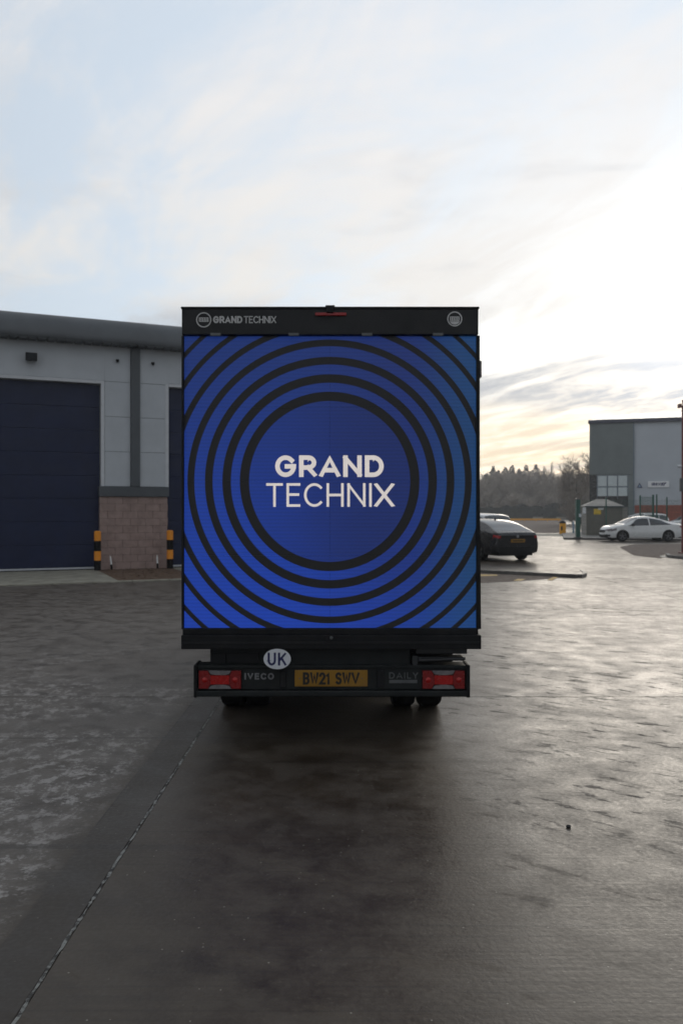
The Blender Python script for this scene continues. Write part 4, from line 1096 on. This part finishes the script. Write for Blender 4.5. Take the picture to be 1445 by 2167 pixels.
def stamp(mb, b, x, y, sc, rz):
    i = len(mb.v); c, s = cos(rz)*sc, sin(rz)*sc
    zm = max(v[2] for v in b.v)
    mb.v += [(x+v[0]*c-v[1]*s, y+v[0]*s+v[1]*c, v[2]*sc) for v in b.v]; mb.f += [tuple(i+q for q in f) for f in b.f]
PH = [max(v[2] for v in b.v) for b in protos]; BH = [max(v[2] for v in b.v) for b in bush]
for i in range(240):
    x = r3.uniform(X(925, 215), X(1330, 215)); y = r3.uniform(204, 250); q = r3.randrange(5)
    h = (13.3 if x < 62 else 11.5)*r3.uniform(.72, 1.0)*(y/225)
    stamp(wd, protos[q], x, y, h/PH[q], r3.uniform(0, 6.3))
for i in range(210):
    x = r3.uniform(X(925, 200), X(1300, 200)); y = r3.uniform(195, 212); q = r3.randrange(3)
    stamp(wd, bush[q], x, y, r3.uniform(4, 7.5)/BH[q], r3.uniform(0, 6.3))
wo = wd.build('woodland', M['twig'], fix=False)
tag(wo, 'grey brown mass of leafless woodland rising behind the dark hedge', 'woodland', kind='stuff')
# low rise carrying the far wood, so that sky does not show under its branches
hm = MB(); nx = 60
for i in range(nx):
    x0 = -60+i*5; x1 = x0+5
    f0 = lambda x: 5.6+1.2*sin(x*.06)+.5*sin(x*.21)
    hm.poly([(x0, 256, -.1), (x1, 256, -.1), (x1, 330, f0(x1)+3.0), (x0, 330, f0(x0)+3.0)])
struct(hm.build('hill', M['hedge']))

def conifer(px, top, d, wdt, seed, lb):
    h = Z(top, d); r4 = random.Random(seed)
    t = thing('conifer_tree', lb, 'tree', (X(px, d), d, 0), 0, 'conifers above the bare wood')
    MB().tube([(0, 0, 0), (0, 0, h*.97)], [.22, .03], 6).build('trunk', M['bark'], t)
    mb = MB()
    for i in range(2600):
        dz_ = (r4.random()**.62)*h*.42; z = h-dz_
        rr = min(4.6, wdt*.27*dz_*(.72+.38*sin(dz_*3.1+seed)))*sqrt(r4.random())+.06
        a = r4.uniform(0, 6.3); p = Vector((rr*cos(a), rr*sin(a), z-.22*rr)); s = r4.uniform(.2, .5)
        o = Vector((cos(a), sin(a), -.35)).normalized(); w = o.cross(Vector((r4.gauss(0, .3), r4.gauss(0, .3), 1))).normalized()
        mb.poly([p, p+o*s*.5+w*s*.5, p+o*s*1.3, p+o*s*.5-w*s*.5])
    mb.build('crown', M['conifer'], t, fix=False)
for i, (px, tp, w_, lb) in enumerate((
    (1028, 1001, 2.8, 'low rounded dark conifer nearest the truck in the treeline'),
    (1043, 985, 1.8, 'dark conifer second from the truck with a forked narrow tip'),
    (1054, 994, 1.9, 'thin pale topped conifer third from the truck'),
    (1069, 987.5, 2.7, 'broad dark conifer fourth from the truck'),
    (1083, 984, 2.2, 'pointed conifer in the middle of the treeline'),
    (1098, 991, 2.0, 'narrow conifer just right of the middle of the treeline'),
    (1112.5, 983, 2.7, 'tall dark conifer left of the highest conifer'),
    (1133, 981.5, 3.0, 'highest dark conifer, last before the two slim poplars'))):
    conifer(px, tp, 262+3*(i % 3), w_, 70+i, lb)
def bare_thing(name, lb, px, d, top, seed, lev, kids, spread, up, minr, tr, group, sx=1.0):
    b = bare(seed, 10.0, lev, kids, spread, up, minr, tr); zm = max(v[2] for v in b.v); h = Z(top, d)
    t = thing(name, lb, 'tree', (X(px, d), d, 0), 0, group); sc = h/zm
    n5 = [f for f in b.f]
    big = MB(); tw = MB(); big.v = [(v[0]*sc*sx, v[1]*sc*sx, v[2]*sc) for v in b.v]; tw.v = big.v
    vr = {}
    for f in b.f:
        p = [Vector(b.v[q]) for q in f]; wdt = (p[0]-p[1]).length
        (big if wdt > minr*3.2 else tw).f.append(f)
    big.build('trunk', M['bark'], t, fix=False); tw.build('crown', M['twig'], t, fix=False)
bare_thing('poplar_tree', 'slimmer of the two bare poplars beside the highest conifer', 1157, 250, 983, 81, 3, 4, .22, .32, .03, .14, 'two bare poplars', .42)
bare_thing('poplar_tree', 'taller of the two bare poplars, right of the conifers', 1168.5, 250, 973, 82, 3, 4, .22, .32, .03, .15, 'two bare poplars', .42)
bare_thing('bare_tree', 'tall spreading bare tree against the left corner of the far warehouse', 1228, 112, 934, 83, 5, 2, 1.1, .08, .021, .20, 'bare trees by the far warehouse')
bare_thing('bare_tree', 'leaning bare tree just left of the tall spreading one', 1211, 118, 958, 86, 4, 3, .95, .10, .020, .15, 'bare trees by the far warehouse')

# ------------------------------------------------------------------ small things on the yard
p = G(1202, 1751)
bm = bmesh.new(); bmesh.ops.create_icosphere(bm, subdivisions=2, radius=.013)
for v in bm.verts: v.co *= 1+.25*rnd.uniform(-1, 1); v.co.z *= .7
mb = MB(); mb.bm(bm); o = mb.build('pebble', M['pebble'], None, True); o.location = (p[0], p[1], .006)
tag(o, 'small black pebble lying alone on the wet concrete to the right', 'pebble')

hz_ = MB().box(-420, 620, -170, 520, -1.0, 21.0).build('haze', bpy.data.materials.new('pale_haze'))
hm_ = hz_.data.materials[0]; hm_.use_nodes = True; hm_.node_tree.nodes.clear(); k = NT(hm_.node_tree)
pv = k.n('ShaderNodeVolumePrincipled'); pv.inputs['Color'].default_value = (.86, .88, .92, 1); pv.inputs['Density'].default_value = .0009; pv.inputs['Anisotropy'].default_value = .3
hm_.node_tree.links.new(pv.outputs[0], k.n('ShaderNodeOutputMaterial').inputs['Volume'])
hz_['kind'] = 'stuff'; hz_['label'] = 'thin pale evening haze over the whole yard and wood'; hz_['category'] = 'haze'
